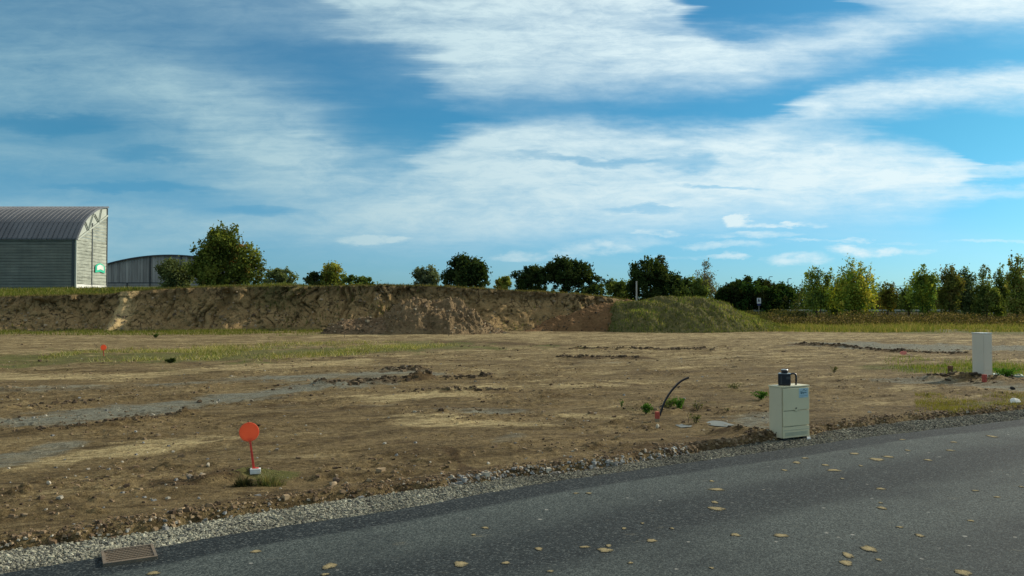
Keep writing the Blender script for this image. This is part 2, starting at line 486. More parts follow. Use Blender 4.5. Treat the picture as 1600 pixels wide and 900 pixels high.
def asphalt_mat():
    m, N = new_mat("asphalt")
    lane = N.node('ShaderNodeAttribute', attribute_name="lane").outputs['Fac']     # metres from the edge / 8
    along = N.node('ShaderNodeAttribute', attribute_name="along").outputs['Fac']   # metres along
    pos = N.node('ShaderNodeNewGeometry').outputs['Position']
    lv = N.combine(N.math('MULTIPLY', along, 0.22), N.math('MULTIPLY', lane, 8.0), 0.0)
    streak = N.noise(lv, 1.4, 5, 0.6)
    l2 = N.math('ADD', lane, N.math('MULTIPLY', N.math('SUBTRACT', streak, 0.5), N.math('MINIMUM', N.math('MULTIPLY', lane, 0.6), 0.06)))
    dust = N.ramp(l2, [(0, (0, 0, 0)), (0.046, (0, 0, 0)), (0.054, (0.95, 0.95, 0.95)), (0.09, (0.85, 0.85, 0.85)), (0.125, (0.7, 0.7, 0.7)), (0.16, (0.12, 0.12, 0.12)), (0.215, (0.1, 0.1, 0.1)), (0.255, (0.8, 0.8, 0.8)), (0.33, (0.85, 0.85, 0.85)), (0.4, (0.5, 0.5, 0.5)), (0.46, (0.35, 0.35, 0.35)), (0.6, (0.75, 0.75, 0.75))])
    patch = N.noise(N.mapping(pos, (1.2, 1.2, 1)), 1.0, 5, 0.6)
    f = N.math('MULTIPLY', dust, N.sstep(N.math('ADD', N.math('MULTIPLY', patch, 0.6), N.math('MULTIPLY', streak, 0.6)), 0.30, 0.72))
    vo = N.node('ShaderNodeTexVoronoi'); vo.inputs['Scale'].default_value = 95; N.l.new(pos, vo.inputs['Vector'])
    cell = N.node('ShaderNodeSeparateColor'); N.l.new(vo.outputs['Color'], cell.inputs[0])
    grain = N.ramp(cell.outputs[0], [(0.0, (0.006, 0.010, 0.012)), (0.5, (0.015, 0.022, 0.026)), (0.85, (0.034, 0.046, 0.050)), (1.0, (0.11, 0.125, 0.12))])
    dustc = N.ramp(cell.outputs[1], [(0.0, (0.026, 0.035, 0.035)), (0.5, (0.058, 0.075, 0.073)), (1.0, (0.13, 0.155, 0.145))])
    c = N.mix(f, grain, dustc)
    # dry tan dirt carried onto the road, as small smears
    smear = N.math('MULTIPLY', N.sstep(N.noise(N.mapping(pos, (3.0, 5.5, 1)), 1.0, 6, 0.72), 0.61, 0.74), N.sstep(lane, 0.05, 0.10))
    c = N.mix(N.math('MULTIPLY', smear, 0.30), c, (0.27, 0.25, 0.17))
    vo2 = N.node('ShaderNodeTexVoronoi'); vo2.inputs['Scale'].default_value = 7; N.l.new(pos, vo2.inputs['Vector'])
    dot = N.math('MULTIPLY', N.sstep(vo2.outputs['Distance'], 0.13, 0.08), N.sstep(N.noise(pos, 2.2, 2), 0.52, 0.62))
    dot = N.math('MULTIPLY', dot, N.sstep(lane, 0.05, 0.10))
    c = N.mix(N.math('MULTIPLY', dot, 0.6), c, (0.40, 0.40, 0.36))
    h = N.math('SUBTRACT', 1.0, vo.outputs['Distance'])
    nor = N.bump(h, 0.45, 0.006)
    finish(N, c, 0.9, nor, spec=0.18)
    return m

def gravel_mat():
    m, N = new_mat("gravel bed")
    pos = N.node('ShaderNodeNewGeometry').outputs['Position']
    vo = N.node('ShaderNodeTexVoronoi'); vo.inputs['Scale'].default_value = 60; N.l.new(pos, vo.inputs['Vector'])
    cell = N.node('ShaderNodeSeparateColor'); N.l.new(vo.outputs['Color'], cell.inputs[0])
    c = N.ramp(cell.outputs[0], [(0.0, (0.10, 0.095, 0.08)), (0.5, (0.22, 0.21, 0.175)), (1.0, (0.42, 0.41, 0.35))])
    nor = N.bump(N.math('SUBTRACT', 1.0, vo.outputs['Distance']), 1.0, 0.02)
    finish(N, c, 0.9, nor, spec=0.2)
    return m

def bank_mat():
    m, N = new_mat("cut earth")
    g = N.node('ShaderNodeAttribute', attribute_name="green").outputs['Fac']
    hgt = N.node('ShaderNodeAttribute', attribute_name="rise").outputs['Fac']
    tanf = N.node('ShaderNodeAttribute', attribute_name="straw").outputs['Fac']
    pos = N.node('ShaderNodeNewGeometry').outputs['Position']
    n1 = N.noise(N.mapping(pos, (0.55, 0.55, 0.9)), 1.0, 6, 0.65)
    n2 = N.noise(N.mapping(pos, (4.2, 4.2, 3.0)), 1.0, 7, 0.75)
    n3 = N.noise(pos, 13.0, 4, 0.75)
    vc = N.node('ShaderNodeTexVoronoi', feature='DISTANCE_TO_EDGE'); vc.inputs['Scale'].default_value = 1.0
    wv = N.node('ShaderNodeVectorMath', operation='ADD'); N.l.new(N.mapping(pos, (1.5, 1.5, 0.55)), wv.inputs[0]); nn_ = N.node('ShaderNodeTexNoise'); nn_.inputs['Scale'].default_value = 1.6; nn_.inputs['Detail'].default_value = 5; N.l.new(pos, nn_.inputs['Vector']); N.l.new(nn_.outputs['Color'], wv.inputs[1]); N.l.new(wv.outputs[0], vc.inputs['Vector'])
    crack = N.math('MULTIPLY', N.sstep(vc.outputs['Distance'], 0.055, 0.0), N.sstep(n1, 0.42, 0.58))
    c = N.ramp(N.math('ADD', N.math('MULTIPLY', n1, 0.5), N.math('MULTIPLY', n2, 0.5)),
               [(0.30, (0.16, 0.107, 0.047)), (0.45, (0.31, 0.215, 0.098)), (0.58, (0.385, 0.272, 0.132)), (0.72, (0.46, 0.34, 0.18))])
    # topsoil layer near the lip is darker
    top = N.sstep(N.math('ADD', hgt, N.math('MULTIPLY', N.math('SUBTRACT', n2, 0.5), 0.35)), 0.72, 0.92)
    c = N.mix(N.math('MULTIPLY', top, 0.5), c, (0.15, 0.11, 0.06))
    c = N.mix(N.math('MULTIPLY', crack, 0.75), c, (0.05, 0.035, 0.02))
    c = N.mix(1.0, c, N.ramp(n3, [(0.3, (0.65, 0.63, 0.60)), (0.5, (1, 1, 1)), (0.7, (1.25, 1.25, 1.25))]), 'MULTIPLY')
    gg = N.sstep(N.math('ADD', g, N.math('MULTIPLY', N.math('SUBTRACT', n2, 0.5), 1.7)), 0.40, 0.85)
    gcol = N.ramp(n3, [(0.3, (0.055, 0.065, 0.022)), (0.7, (0.15, 0.145, 0.055))])
    c = N.mix(N.math('MULTIPLY', gg, 0.7), c, gcol)
    c = N.mix(tanf, c, N.ramp(n3, [(0.3, (0.48, 0.35, 0.16)), (0.7, (0.74, 0.57, 0.30))]))  # straw, with the sunlight on its bulge also brightened into the colour
    h = N.math('SUBTRACT', N.math('ADD', N.math('MULTIPLY', n2, 0.9), N.math('MULTIPLY', n3, 0.4)), N.math('MULTIPLY', crack, 0.8))
    finish(N, c, 0.95, N.bump(h, 0.8, 0.22), spec=0.1)
    return m

def heap_mat(name, dark, lite):
    m, N = new_mat(name)
    pos = N.node('ShaderNodeNewGeometry').outputs['Position']
    n1 = N.noise(pos, 0.8, 5, 0.65); n2 = N.noise(pos, 6.0, 5, 0.7)
    f = N.math('ADD', N.math('MULTIPLY', n1, 0.5), N.math('MULTIPLY', n2, 0.5))
    c = N.ramp(f, [(0.33, dark), (0.66, lite)])
    finish(N, c, 0.95, N.bump(n2, 0.9, 0.15), spec=0.1)
    return m

M_SOIL = soil_mat(); M_ASPH = asphalt_mat(); M_GRAVEL = gravel_mat(); M_BANK = bank_mat()

# ------------------------------------------------------------------ road edge lines
ASPH_PX = [(47, 891), (152, 876), (244, 857), (400, 831), (600, 802), (800, 765), (842, 757), (1100, 721), (1200, 707), (1350, 685), (1600, 656)]
SOIL_PX = [(0, 864), (100, 852), (250, 831), (350, 811), (400, 805), (500, 788), (600, 775), (700, 761), (800, 747), (900, 740), (1050, 715), (1200, 691), (1350, 667), (1600, 641)]
ap = np.array([G(*p)[:2] for p in ASPH_PX]); sp_ = np.array([G(*p)[:2] for p in SOIL_PX])
def extend(a, k0, k1):
    a0 = a[0] - np.array([60, 60 * k0]); a1 = a[-1] + np.array([10, 10 * k1]); a2 = a1 + np.array([120, 120 * k1 * 0.8])
    return np.vstack([a0, a, a1, a2])
ap = extend(ap, 0.75, 0.48); sp_ = extend(sp_, 0.75, 0.48)
# smooth the digitised lines a little
def edge_fn(a, k=5):
    xs = np.linspace(-60, 130, 3801)
    ys = np.interp(xs, a[:, 0], a[:, 1])
    ker = np.hanning(23); ker /= ker.sum()
    ys2 = np.convolve(np.pad(ys, 11, 'edge'), ker, 'valid')
    return lambda x: np.interp(x, xs, ys2)
yA = edge_fn(ap); yS = edge_fn(sp_)
CN = 0.86                                       # cos of road direction, for distances across

# ------------------------------------------------------------------ ground masks (strokes traced on the ground)
def strokes_mask(x, y, strokes, seed):
    out = np.zeros_like(x)
    wx = (fbm(x * 0.7, y * 0.7, 3, seed) - 0.5)
    wx2 = (fbm(x * 2.3 + 9, y * 2.3, 3, seed + 5) - 0.5)
    for pts, w, val in strokes:
        g = np.array([G(*p)[:2] for p in pts])
        best = np.full(x.shape, 1e9)
        for a, b in zip(g[:-1], g[1:]):
            d = b - a; L = (d * d).sum() + 1e-9
            t = np.clip(((x - a[0]) * d[0] + (y - a[1]) * d[1]) / L, 0, 1)
            best = np.minimum(best, np.hypot(x - a[0] - t * d[0], y - a[1] - t * d[1]))
        r = best / w + wx * 1.5 + wx2 * 1.3
        out = np.maximum(out, val * (1 - ss(0.05, 1.45, r)))
    return out

DRY = [([(560, 524), (1500, 526)], 7.0, .78), ([(0, 530), (250, 532)], 4.0, .62), ([(700, 548), (1250, 536)], 3.0, .65), ([(0, 590), (200, 588), (560, 566)], 1.5, .9),
       ([(0, 548), (100, 552)], 1.6, .6), ([(620, 628), (760, 610), (1000, 600)], 0.9, .85), ([(650, 655), (830, 666)], 0.42, .95), ([(640, 662), (760, 668)], 0.3, .95),
       ([(860, 648), (930, 655)], 0.35, .9), ([(30, 735), (120, 712), (330, 690)], 0.35, .85), ([(180, 712), (300, 700)], 0.25, .8), ([(400, 620), (640, 612)], .3, .5),
       ([(700, 585), (1100, 575)], 1.3, .6), ([(1100, 600), (1400, 610)], .9, .55), ([(1050, 560), (1350, 556)], 1.6, .7), ([(1200, 640), (1500, 625)], .7, .5),
       ([(430, 715), (500, 712)], .25, .6), ([(1380, 555), (1600, 565)], 1.4, .6), ([(400, 548), (800, 552)], 1.4, .5), ([(0, 700), (60, 700)], .4, .5)]
GREY = [([(0, 668), (200, 646), (400, 618), (560, 602)], 0.85, 1.0), ([(250, 605), (420, 594), (640, 586)], 0.9, .85), ([(0, 612), (250, 606)], 0.7, .6), ([(0, 725), (90, 700)], 0.28, .8),
        ([(1380, 541), (1640, 548)], 3.2, 1.3), ([(1165, 668), (1215, 650)], 0.55, .9), ([(775, 700), (800, 690)], 0.25, .7), ([(700, 642), (800, 646)], .35, .7), ([(1420, 598), (1590, 608)], 0.9, .75),
        ([(1150, 585), (1250, 590)], .7, .4), ([(460, 640), (600, 636)], .4, .5), ([(860, 570), (1200, 560)], 1.2, .35)]
DARK = [([(420, 640), (900, 640)], .5, .5), ([(1000, 585), (1300, 575)], .6, .55), ([(180, 580), (500, 573)], .5, .55), ([(860, 622), (1150, 628)], .5, .55), ([(540, 562), (840, 566)], .7, .65), ([(1100, 645), (1450, 640)], .5, .5), ([(300, 690), (640, 700)], .3, .5),
        ([(900, 547), (1100, 548)], 0.45, 1.0), ([(870, 560), (1000, 560)], 0.45, 1.0), ([(510, 607), (580, 603), (660, 597)], 0.32, 1.0), ([(600, 585), (660, 581)], 0.3, .9),
        ([(700, 536), (860, 540)], 1.2, .8), ([(1250, 540), (1420, 551), (1500, 555)], 0.5, .95), ([(40, 680), (300, 652)], 0.16, .6), ([(60, 560), (130, 556)], .8, .7),
        ([(300, 760), (380, 740)], .35, .8), ([(240, 790), (420, 775)], .4, .5), ([(700, 710), (735, 745)], .09, .9), ([(660, 690), (760, 700)], .4, .55), ([(800, 690), (1180, 690)], .55, .5),
        ([(930, 598), (1010, 604)], .35, .7), ([(0, 850), (700, 752)], .18, .55), ([(700, 752), (1200, 688)], .25, .6), ([(1130, 684), (1210, 684)], .3, 1.0), ([(150, 560), (330, 574)], .5, .6), ([(840, 605), (900, 600)], .3, .5),  # stroke left of the cabinet paints its cast shadow into the soil colour
        ([(560, 700), (760, 720)], .5, .4), ([(80, 740), (170, 735)], .35, .5), ([(1000, 640), (1060, 640)], .4, .6), ([(700, 618), (830, 616)], .25, .6)]
GREEN = [([(130, 560), (330, 556), (520, 548), (680, 542)], 5.0, .9), ([(0, 520), (420, 516)], 4.5, .95), ([(1420, 578), (1600, 582)], 1.3, .9), ([(1470, 640), (1600, 625)], .35, .7),
         ([(1100, 514), (1600, 520)], 5.5, 1.0), ([(380, 745), (440, 745)], .25, .8), ([(980, 640), (1100, 630)], .55, .45), ([(1170, 615), (1320, 590)], .7, .4), ([(450, 525), (520, 522)], 2, .6)]

RIDGES = [([(510, 607), (580, 603), (660, 597)], 0.30, 0.10), ([(660, 597), (760, 591)], 0.2, 0.06), ([(900, 547), (1100, 548)], 0.3, 0.06), ([(870, 560), (1000, 560)], 0.26, 0.05), ([(1250, 540), (1420, 551)], 0.26, 0.07),
          ([(1420, 551), (1510, 555)], 0.22, 0.05), ([(40, 682), (170, 668), (300, 652)], 0.16, 0.05), ([(600, 583), (660, 580)], .3, .08), ([(1500, 597), (1555, 600)], 0.45, 0.10), ([(1450, 596), (1500, 594)], .25, .06),
          ([(1130, 684), (1205, 686)], .22, .07), ([(1000, 642), (1045, 645)], .25, .05), ([(640, 618), (800, 614)], .2, .04), ([(20, 640), (160, 628)], .2, .03), ([(290, 765), (400, 742)], .2, .05)]

def field_height(x, y, detail=True):
    x = np.asarray(x, float); y = np.asarray(y, float)
    d = (y - yS(x)) * CN
    dn = d + (fbm(x * 3, y * 3, 3, 41) - 0.5) * 0.22
    z = -0.12 + 0.15 * ss(-0.06, 0.12, dn)
    fld = ss(0.0, 0.5, d)
    lip = np.exp(-((dn - 0.22) / 0.20) ** 2) * 0.045 * (0.4 + 1.2 * fbm(x * 1.3, y * 1.3, 2, 8))
    z = z + lip
    far = 1.0
    z = z + fld * (fbm(x * 0.22, y * 0.45, 3, 3) - 0.5) * 0.10 * far
    z = z + fld * (fbm(x * 0.9, y * 2.0, 3, 4) - 0.5) * 0.055
    if detail:
        r = fbm(x * 3.2, y * 5.5, 4, 6)
        z = z + fld * (r - 0.5) * 0.040
        clod = np.maximum(fbm(x * 7.0, y * 9.0, 3, 12) - 0.55, 0) * ss(0.45, 0.62, fbm(x * 0.8, y * 1.2, 3, 77))
        z = z + fld * clod * 0.13
    for pts, w, h in RIDGES:
        g = np.array([G(*p)[:2] for p in pts])
        best = np.full(x.shape, 1e9)
        for a, b in zip(g[:-1], g[1:]):
            dd = b - a; L = (dd * dd).sum()
            t = np.clip(((x - a[0]) * dd[0] + (y - a[1]) * dd[1]) / L, 0, 1)
            best = np.minimum(best, np.hypot(x - a[0] - t * dd[0], y - a[1] - t * dd[1]))
        z = z + h * np.exp(-(best / w) ** 2) * (0.3 + 1.5 * fbm(x * 5, y * 5, 2, 31))
    z = np.where(d < -0.3, -0.12, z)
    return z

def gz(x, y):
    return float(field_height(np.array([x]), np.array([y]))[0])

# ------------------------------------------------------------------ ground sheet
ys = [-45, -25, -12, -5, 0, 2.2, 3.2]
y = 3.6
while y < 56:
    ys.append(y); y *= 1.0056
while y < 130:
    ys.append(y); y *= 1.03
while y < 4500:
    ys.append(y); y *= 1.25
ys = np.array(ys)
us = np.concatenate([[-40, -20, -10, -5, -3, -2, -1.4, -1.0], np.linspace(-0.80, 0.80, 760), [1.0, 1.4, 2, 3, 5, 10, 20, 40]])
UU, YY = np.meshgrid(us, ys)
XX = UU * np.maximum(YY, 3.6)
nr, nc = XX.shape
x = XX.ravel(); y = YY.ravel()
z = field_height(x, y)
m_dry = 0.82 * strokes_mask(x, y, DRY, 100); m_grey = strokes_mask(x, y, GREY, 200); m_dark = strokes_mask(x, y, DARK, 300); m_green = strokes_mask(x, y, GREEN, 400)
# general lean: lighter and drier far out, browner near the road
base = 0.12 + 0.32 * ss(10, 28, y)
m_dark = np.maximum(m_dark, 0.30 * (1 - ss(9, 20, y)) * ss(0.35, 0.6, fbm(x * 0.5, y * 0.7, 3, 55)))
m_dry = np.clip(np.maximum(m_dry, base), 0, 1)
farg = ss(62, 75, y); m_green = np.maximum(m_green, farg)
idx = np.arange(nr * nc).reshape(nr, nc)
fc = np.stack([idx[:-1, :-1].ravel(), idx[:-1, 1:].ravel(), idx[1:, 1:].ravel(), idx[1:, :-1].ravel()], 1)
g_obj = mesh_np("ground", np.stack([x, y, z], 1), fc, M_SOIL, True, col=np.stack([m_dry, m_grey, m_dark], 1), fattr={"green": m_green})
tag(g_obj, kind="structure")

# ------------------------------------------------------------------ road
xs = np.unique(np.concatenate([np.linspace(-60, -6, 40), np.linspace(-6, 16, 700), np.linspace(16, 130, 90)]))
ye = yA(xs)
tx = np.gradient(xs); ty = np.gradient(ye); L = np.hypot(tx, ty); nx = ty / L; ny = -tx / L          # towards the near side
s_al = np.concatenate([[0], np.cumsum(np.hypot(np.diff(xs), np.diff(ye)))])
wob = (fbm(xs * 6, ye * 6, 3, 19) - 0.5) * 0.05
offs = [-0.012, 0.0, 0.02, 0.1, 0.3, 0.6, 1.0, 1.6, 2.4, 3.2, 4.2, 5.4, 6.8, 8.0]
V = []; LN = []; AL = []
for k, o in enumerate(offs):
    zz = -0.05 if k == 0 else (0.010 if k == 1 else 0.016)
    V.append(np.stack([xs + nx * (o + wob * (k < 4)), ye + ny * (o + wob * (k < 4)), np.full(len(xs), zz)], 1))
    LN.append(np.full(len(xs), max(o, 0) / 8.0)); AL.append(s_al)
V = np.concatenate(V); idx = np.arange(len(V)).reshape(len(offs), len(xs))
fc = np.stack([idx[1:, :-1].ravel(), idx[1:, 1:].ravel(), idx[:-1, 1:].ravel(), idx[:-1, :-1].ravel()], 1)
road = mesh_np("asphalt_road", V, fc, M_ASPH, False, fattr={"lane": np.concatenate(LN), "along": np.concatenate(AL)})
tag(road, kind="structure")

# gravel shoulder: a bed sheet plus loose stones
rows = []
for t in np.linspace(-0.12, 1.15, 9):
    yy = yA(xs) * (1 - t) + yS(xs) * t
    rows.append(np.stack([xs, yy, -0.012 + 0.012 * (fbm(xs * 4 + t * 3, yy * 4, 2, 9))], 1))
V = np.concatenate(rows); idx = np.arange(len(V)).reshape(9, len(xs))
fc = np.stack([idx[:-1, :-1].ravel(), idx[:-1, 1:].ravel(), idx[1:, 1:].ravel(), idx[1:, :-1].ravel()], 1)
tag(mesh_np("gravel_shoulder", V, fc, M_GRAVEL, True), kind="structure")

def stones(name, cx, cy, cz, size, colr, parent=None, flat=0.65, mat=None):
    "many small angular stones in one mesh; arrays per stone"
    n = len(cx)
    base = np.array([(-1, -1, -1), (1, -1, -1), (1, 1, -1), (-1, 1, -1), (-1, -1, 1), (1, -1, 1), (1, 1, 1), (-1, 1, 1)], float) * 0.5
    v = base[None] * (1 + RNG.uniform(-0.45, 0.25, (n, 8, 3)))
    v[:, :, 2] *= flat
    v[:, 4:, :2] *= RNG.uniform(0.45, 0.9, (n, 1, 1))
    a = RNG.uniform(0, 2 * pi, n); ca, sa = np.cos(a)[:, None], np.sin(a)[:, None]
    X_ = v[:, :, 0] * ca - v[:, :, 1] * sa; Y_ = v[:, :, 0] * sa + v[:, :, 1] * ca
    tl = RNG.uniform(-0.5, 0.5, n)[:, None]
    Z_ = v[:, :, 2] + X_ * tl * 0.6
    s = size[:, None]
    P_ = np.stack([X_ * s * 1.15 + cx[:, None], Y_ * s + cy[:, None], Z_ * s + cz[:, None]], 2).reshape(-1, 3)
    q = np.array([(3, 2, 1, 0), (4, 5, 6, 7), (0, 1, 5, 4), (1, 2, 6, 5), (2, 3, 7, 6), (3, 0, 4, 7)])
    fc_ = (q[None] + (np.arange(n) * 8)[:, None, None]).reshape(-1, 4)
    return mesh_np(name, P_, fc_, mat or M_STONE, False, parent, col=np.repeat(colr, 8, axis=0))

def palette(n, cols, wts, jit=0.2):
    c = np.array(cols)[RNG.choice(len(cols), n, p=np.array(wts) / sum(wts))]
    return c * (1 + RNG.uniform(-jit, jit, (n, 1)))

n = 56000
# concentrate close to the camera, thinning with distance
cx = -4.2 + 13.5 * RNG.random(n) ** 1.25
t = RNG.uniform(-0.05, 1.08, n)
cy = yA(cx) * (1 - t) + yS(cx) * t + RNG.normal(0, 0.015, n)
sz = np.clip(RNG.lognormal(math.log(0.0096), 0.40, n), 0.005, 0.030) * (1 + 0.25 * ss(0, 6, cx))
lc = ss(-0.8, 0.6, cx)[:, None] * 0.35
pc = palette(n, [(0.40, 0.38, 0.31), (0.28, 0.27, 0.23), (0.17, 0.17, 0.16), (0.52, 0.50, 0.42), (0.09, 0.09, 0.09)], [4, 4, 3, 1.5, 1.5]) * (0.90 - lc) * np.array([0.97, 1.0, 0.92]) * (0.55 + 0.9 * fbm(cx * 3, cy * 3, 3, 22))[:, None]
tag(stones("gravel_stones", cx, cy, np.full(n, 0.002) + sz * 0.15, sz, pc), "loose pale gravel along the edge of the asphalt", "gravel", kind="stuff")

# soil clods on the field: crumbs everywhere plus heaps along the ruts and the field's edge
def g0_y(pts): return G(*pts[0])[1]
def ridge_points(pts, w, n):
    g = np.array([G(*p)[:2] for p in pts]); seg = np.linalg.norm(np.diff(g, axis=0), axis=1); cum = np.concatenate([[0], np.cumsum(seg)])
    t = RNG.uniform(0, cum[-1], n)
    return np.interp(t, cum, g[:, 0]) + RNG.normal(0, w * 0.55, n), np.interp(t, cum, g[:, 1]) + RNG.normal(0, w * 0.55, n)

px_, py_, sz_, rk_ = [], [], [], []
n = 15000
yy = 5.2 * (34 / 5.2) ** RNG.random(n) ; uu = RNG.uniform(-0.72, 0.72, n)
xx = uu * yy
dens_ = fbm(xx * 0.8, yy * 1.2, 3, 77)
keep = (yy > yS(xx) + 0.05) & (RNG.random(n) < ss(0.46, 0.64, dens_) * 0.9 + 0.05)
px_.append(xx[keep]); py_.append(yy[keep]); sz_.append(np.clip(RNG.lognormal(math.log(0.013), 0.5, keep.sum()), 0.005, 0.06) * (1 + yy[keep] / 30))
for pts, w, h in RIDGES:
    L_ = sum((G(*a) - G(*b)).length for a, b in zip(pts[:-1], pts[1:]))
    k = int(90 * L_ * (w / 0.3) * (1.0 if g0_y(pts) < 22 else 0.55))
    a, b = ridge_points(pts, w, k)
    rk_.append((sum(len(q) for q in px_), k)); px_.append(a); py_.append(b); sz_.append(np.clip(RNG.lognormal(math.log(0.040), 0.5, k), 0.012, 0.11) * np.clip(b / 17.0, 0.45, 1.2))
ex = -4.5 + 13 * RNG.random(5200); ey = yS(ex) + np.abs(RNG.normal(0.04, 0.13, 5200))
px_.append(ex); py_.append(ey); sz_.append(np.clip(RNG.lognormal(math.log(0.014), 0.5, 5200), 0.006, 0.05))
xx = np.concatenate(px_); yy = np.concatenate(py_); sz = np.concatenate(sz_)
zz = field_height(xx, yy)
pc = palette(len(xx), [(0.22, 0.155, 0.09), (0.14, 0.095, 0.055), (0.30, 0.225, 0.135), (0.07, 0.047, 0.028), (0.40, 0.36, 0.28)], [5, 4, 3, 2, 0.35])
for a_, k_ in rk_: pc[a_:a_ + k_] = palette(k_, [(0.11, 0.078, 0.045), (0.07, 0.05, 0.03), (0.17, 0.125, 0.075)], [3, 3, 1.5])
tag(stones("soil_clods", xx, yy, zz + sz * 0.12, sz, pc), "brown crumbs and clods of soil scattered over the field", "soil clods", kind="stuff")

# small pale and grey stones in the soil and along the field's edge
n = 700
yy = 5.2 * (26 / 5.2) ** RNG.random(n); xx = RNG.uniform(-0.7, 0.7, n) * yy
k = yy > yS(xx) + 0.05; xx = xx[k]; yy = yy[k]
ex = G(700, 752)[0] + (G(1080, 712)[0] - G(700, 752)[0]) * RNG.random(900); ey = yS(ex) + np.abs(RNG.normal(0.0, 0.07, 900))
e2 = RNG.uniform(-3.5, -0.6, 90); ey2 = yS(e2) + np.abs(RNG.normal(0, 0.06, 90))
xx = np.concatenate([xx, ex, e2]); yy = np.concatenate([yy, ey, ey2])
sz = np.clip(RNG.lognormal(math.log(0.018), 0.45, len(xx)), 0.008, 0.055)
pc = palette(len(xx), [(0.42, 0.39, 0.31), (0.28, 0.29, 0.28), (0.20, 0.20, 0.19), (0.55, 0.50, 0.40)], [3, 3, 3, 1])
tag(stones("scattered_stones", xx, yy, field_height(xx, yy) + sz * 0.15, sz, pc), "small grey and pale stones lying in the soil", "stones", kind="stuff")

# ------------------------------------------------------------------ single rocks
def rock(label, px, py, wpx, hpx, c, group="single rocks lying on the ground", zoff=0.0):
    g = G(px, py, 0.02); D = g.y
    w = wpx * D / F; h = hpx * D / F
    g.z = gz(g.x, g.y)
    import bmesh
    bm = bmesh.new(); bmesh.ops.create_icosphere(bm, subdivisions=2, radius=0.5)
    rs = random.Random(int(px * 31 + py))
    planes = [(Vector((rs.gauss(0, 1), rs.gauss(0, 1), rs.gauss(0, 1))).normalized(), rs.uniform(0.28, 0.42)) for _ in range(9)]
    for vv in bm.verts:
        for nrm, dd in planes:
            q = vv.co.dot(nrm)
            if q > dd: vv.co -= nrm * (q - dd) * 0.95
        vv.co.x *= w * 1.2; vv.co.y *= w * 0.9; vv.co.z *= h * 1.35
        vv.co.z += h * 0.42
    me = bpy.data.meshes.new("rock"); bm.to_mesh(me); bm.free()
    me.materials.append(plain("rock " + str(px), c, 0.85, var=0.25, scale=30, bump=0.4))
    o = link(bpy.data.objects.new("rock", me)); o.location = (g.x, g.y, g.z + zoff); o.rotation_euler = (0, 0, rs.uniform(0, 6))
    tag(o, label, "rock", group)
rock("pale grey-green angular rock at the gravel's edge, left of the dark-sided blue-grey one", 906, 737, 14, 9, (0.36, 0.40, 0.36))
rock("blue-grey split rock with a lit top, right-hand one of the pair at the gravel's edge", 929, 731, 15, 12, (0.24, 0.29, 0.30))
rock("low dark flat rock lying between the two blue-grey rocks at the gravel's edge", 918, 738, 15, 6, (0.18, 0.21, 0.20))
rock("round ochre stone half in the soil just above the gravel, right of the middle", 1055, 711, 8, 8, (0.36, 0.29, 0.16))
rock("small off-white stone at the gravel edge left of the round ochre stone", 1046, 716, 5, 5, (0.55, 0.52, 0.45))
rock("pale pinkish stone in the soil above the gravel, right of the blue-grey rocks", 1008, 713, 6, 6, (0.48, 0.40, 0.30))
rock("long tan flat stone left of the orange marker, on dark soil", 315, 748, 15, 6, (0.33, 0.26, 0.17))
rock("grey-brown blocky stone beside the tan flat one, left of the orange marker", 297, 752, 14, 8, (0.20, 0.17, 0.13))
rock("small whitish stone on the soil at far left of the foreground", 76, 758, 7, 6, (0.55, 0.50, 0.40))
rock("dark brown clod of rock right of the orange marker, above a tan stone", 525, 749, 13, 7, (0.13, 0.09, 0.06))
rock("tan stone in front of the dark brown one, right of the orange marker", 520, 757, 14, 6, (0.34, 0.26, 0.16))
rock("small tan stone a little right of the pair in front of the orange marker", 541, 759, 8, 5, (0.30, 0.24, 0.15))
rock("small cream stone at the soil's edge beside the gravel, right of the marker", 589, 776, 7, 6, (0.45, 0.38, 0.26))
rock("white broken lump at the gravel's edge below the tall beige pillar", 1585, 634, 20, 8, (0.72, 0.74, 0.68))
rock("cream fist-sized stone on soil below the short red peg", 1027, 672, 6, 6, (0.55, 0.50, 0.38))
rock("flat blue-grey stone on the gravel right of the metal cabinet", 1322, 671, 17, 5, (0.33, 0.38, 0.38))
rock("pale stone standing on soil left of the tan flat one and far from the road", 325, 727, 5, 7, (0.45, 0.40, 0.30))
rock("black burnt lump on grey soil right of the tall pillar's foot", 1582, 612, 8, 5, (0.03, 0.027, 0.025))

# dried mud pats on the asphalt
def mud(px, py, wpx, c, dens=1.0):
    g = G(px, py, 0.016); w = wpx * 1.0 * g.y / F
    n_ = 26; rs = random.Random(int(px * 7 + py))
    vs = [(0, 0, 0.003)]; asp = rs.uniform(0.8, 1.25)
    ph = [rs.uniform(0, 6.28) for _ in range(4)]
    for ring, (rr, zz) in enumerate(((0.62, 0.0025), (1.0, 0.0005))):
        for k in range(n_):
            a = 2 * pi * k / n_
            r = w / 2 * rr * (1 + 0.10 * sin(2 * a + ph[0]) + 0.10 * sin(3 * a + ph[1]) + 0.08 * sin(5 * a + ph[2]) + (0.07 * sin(9 * a + ph[3]) if ring else 0))
            vs.append((r * cos(a) * asp, r * sin(a) / asp * 1.1, zz * rs.uniform(0.6, 1.3)))
    fs = [(0, 1 + k, 1 + (k + 1) % n_) for k in range(n_)]
    fs += [(1 + k, 1 + n_ + k, 1 + n_ + (k + 1) % n_, 1 + (k + 1) % n_) for k in range(n_)]
    me = bpy.data.meshes.new("mud_pat"); me.from_pydata(vs, [], fs); me.materials.append(c)
    at = me.attributes.new("rad", 'FLOAT', 'POINT'); at.data.foreach_set("value", np.array([0.0] + [0.55] * n_ + [1.0] * n_, np.float32))
    o = link(bpy.data.objects.new("mud_pat", me), road); o.location = (g.x, g.y, 0.0185)
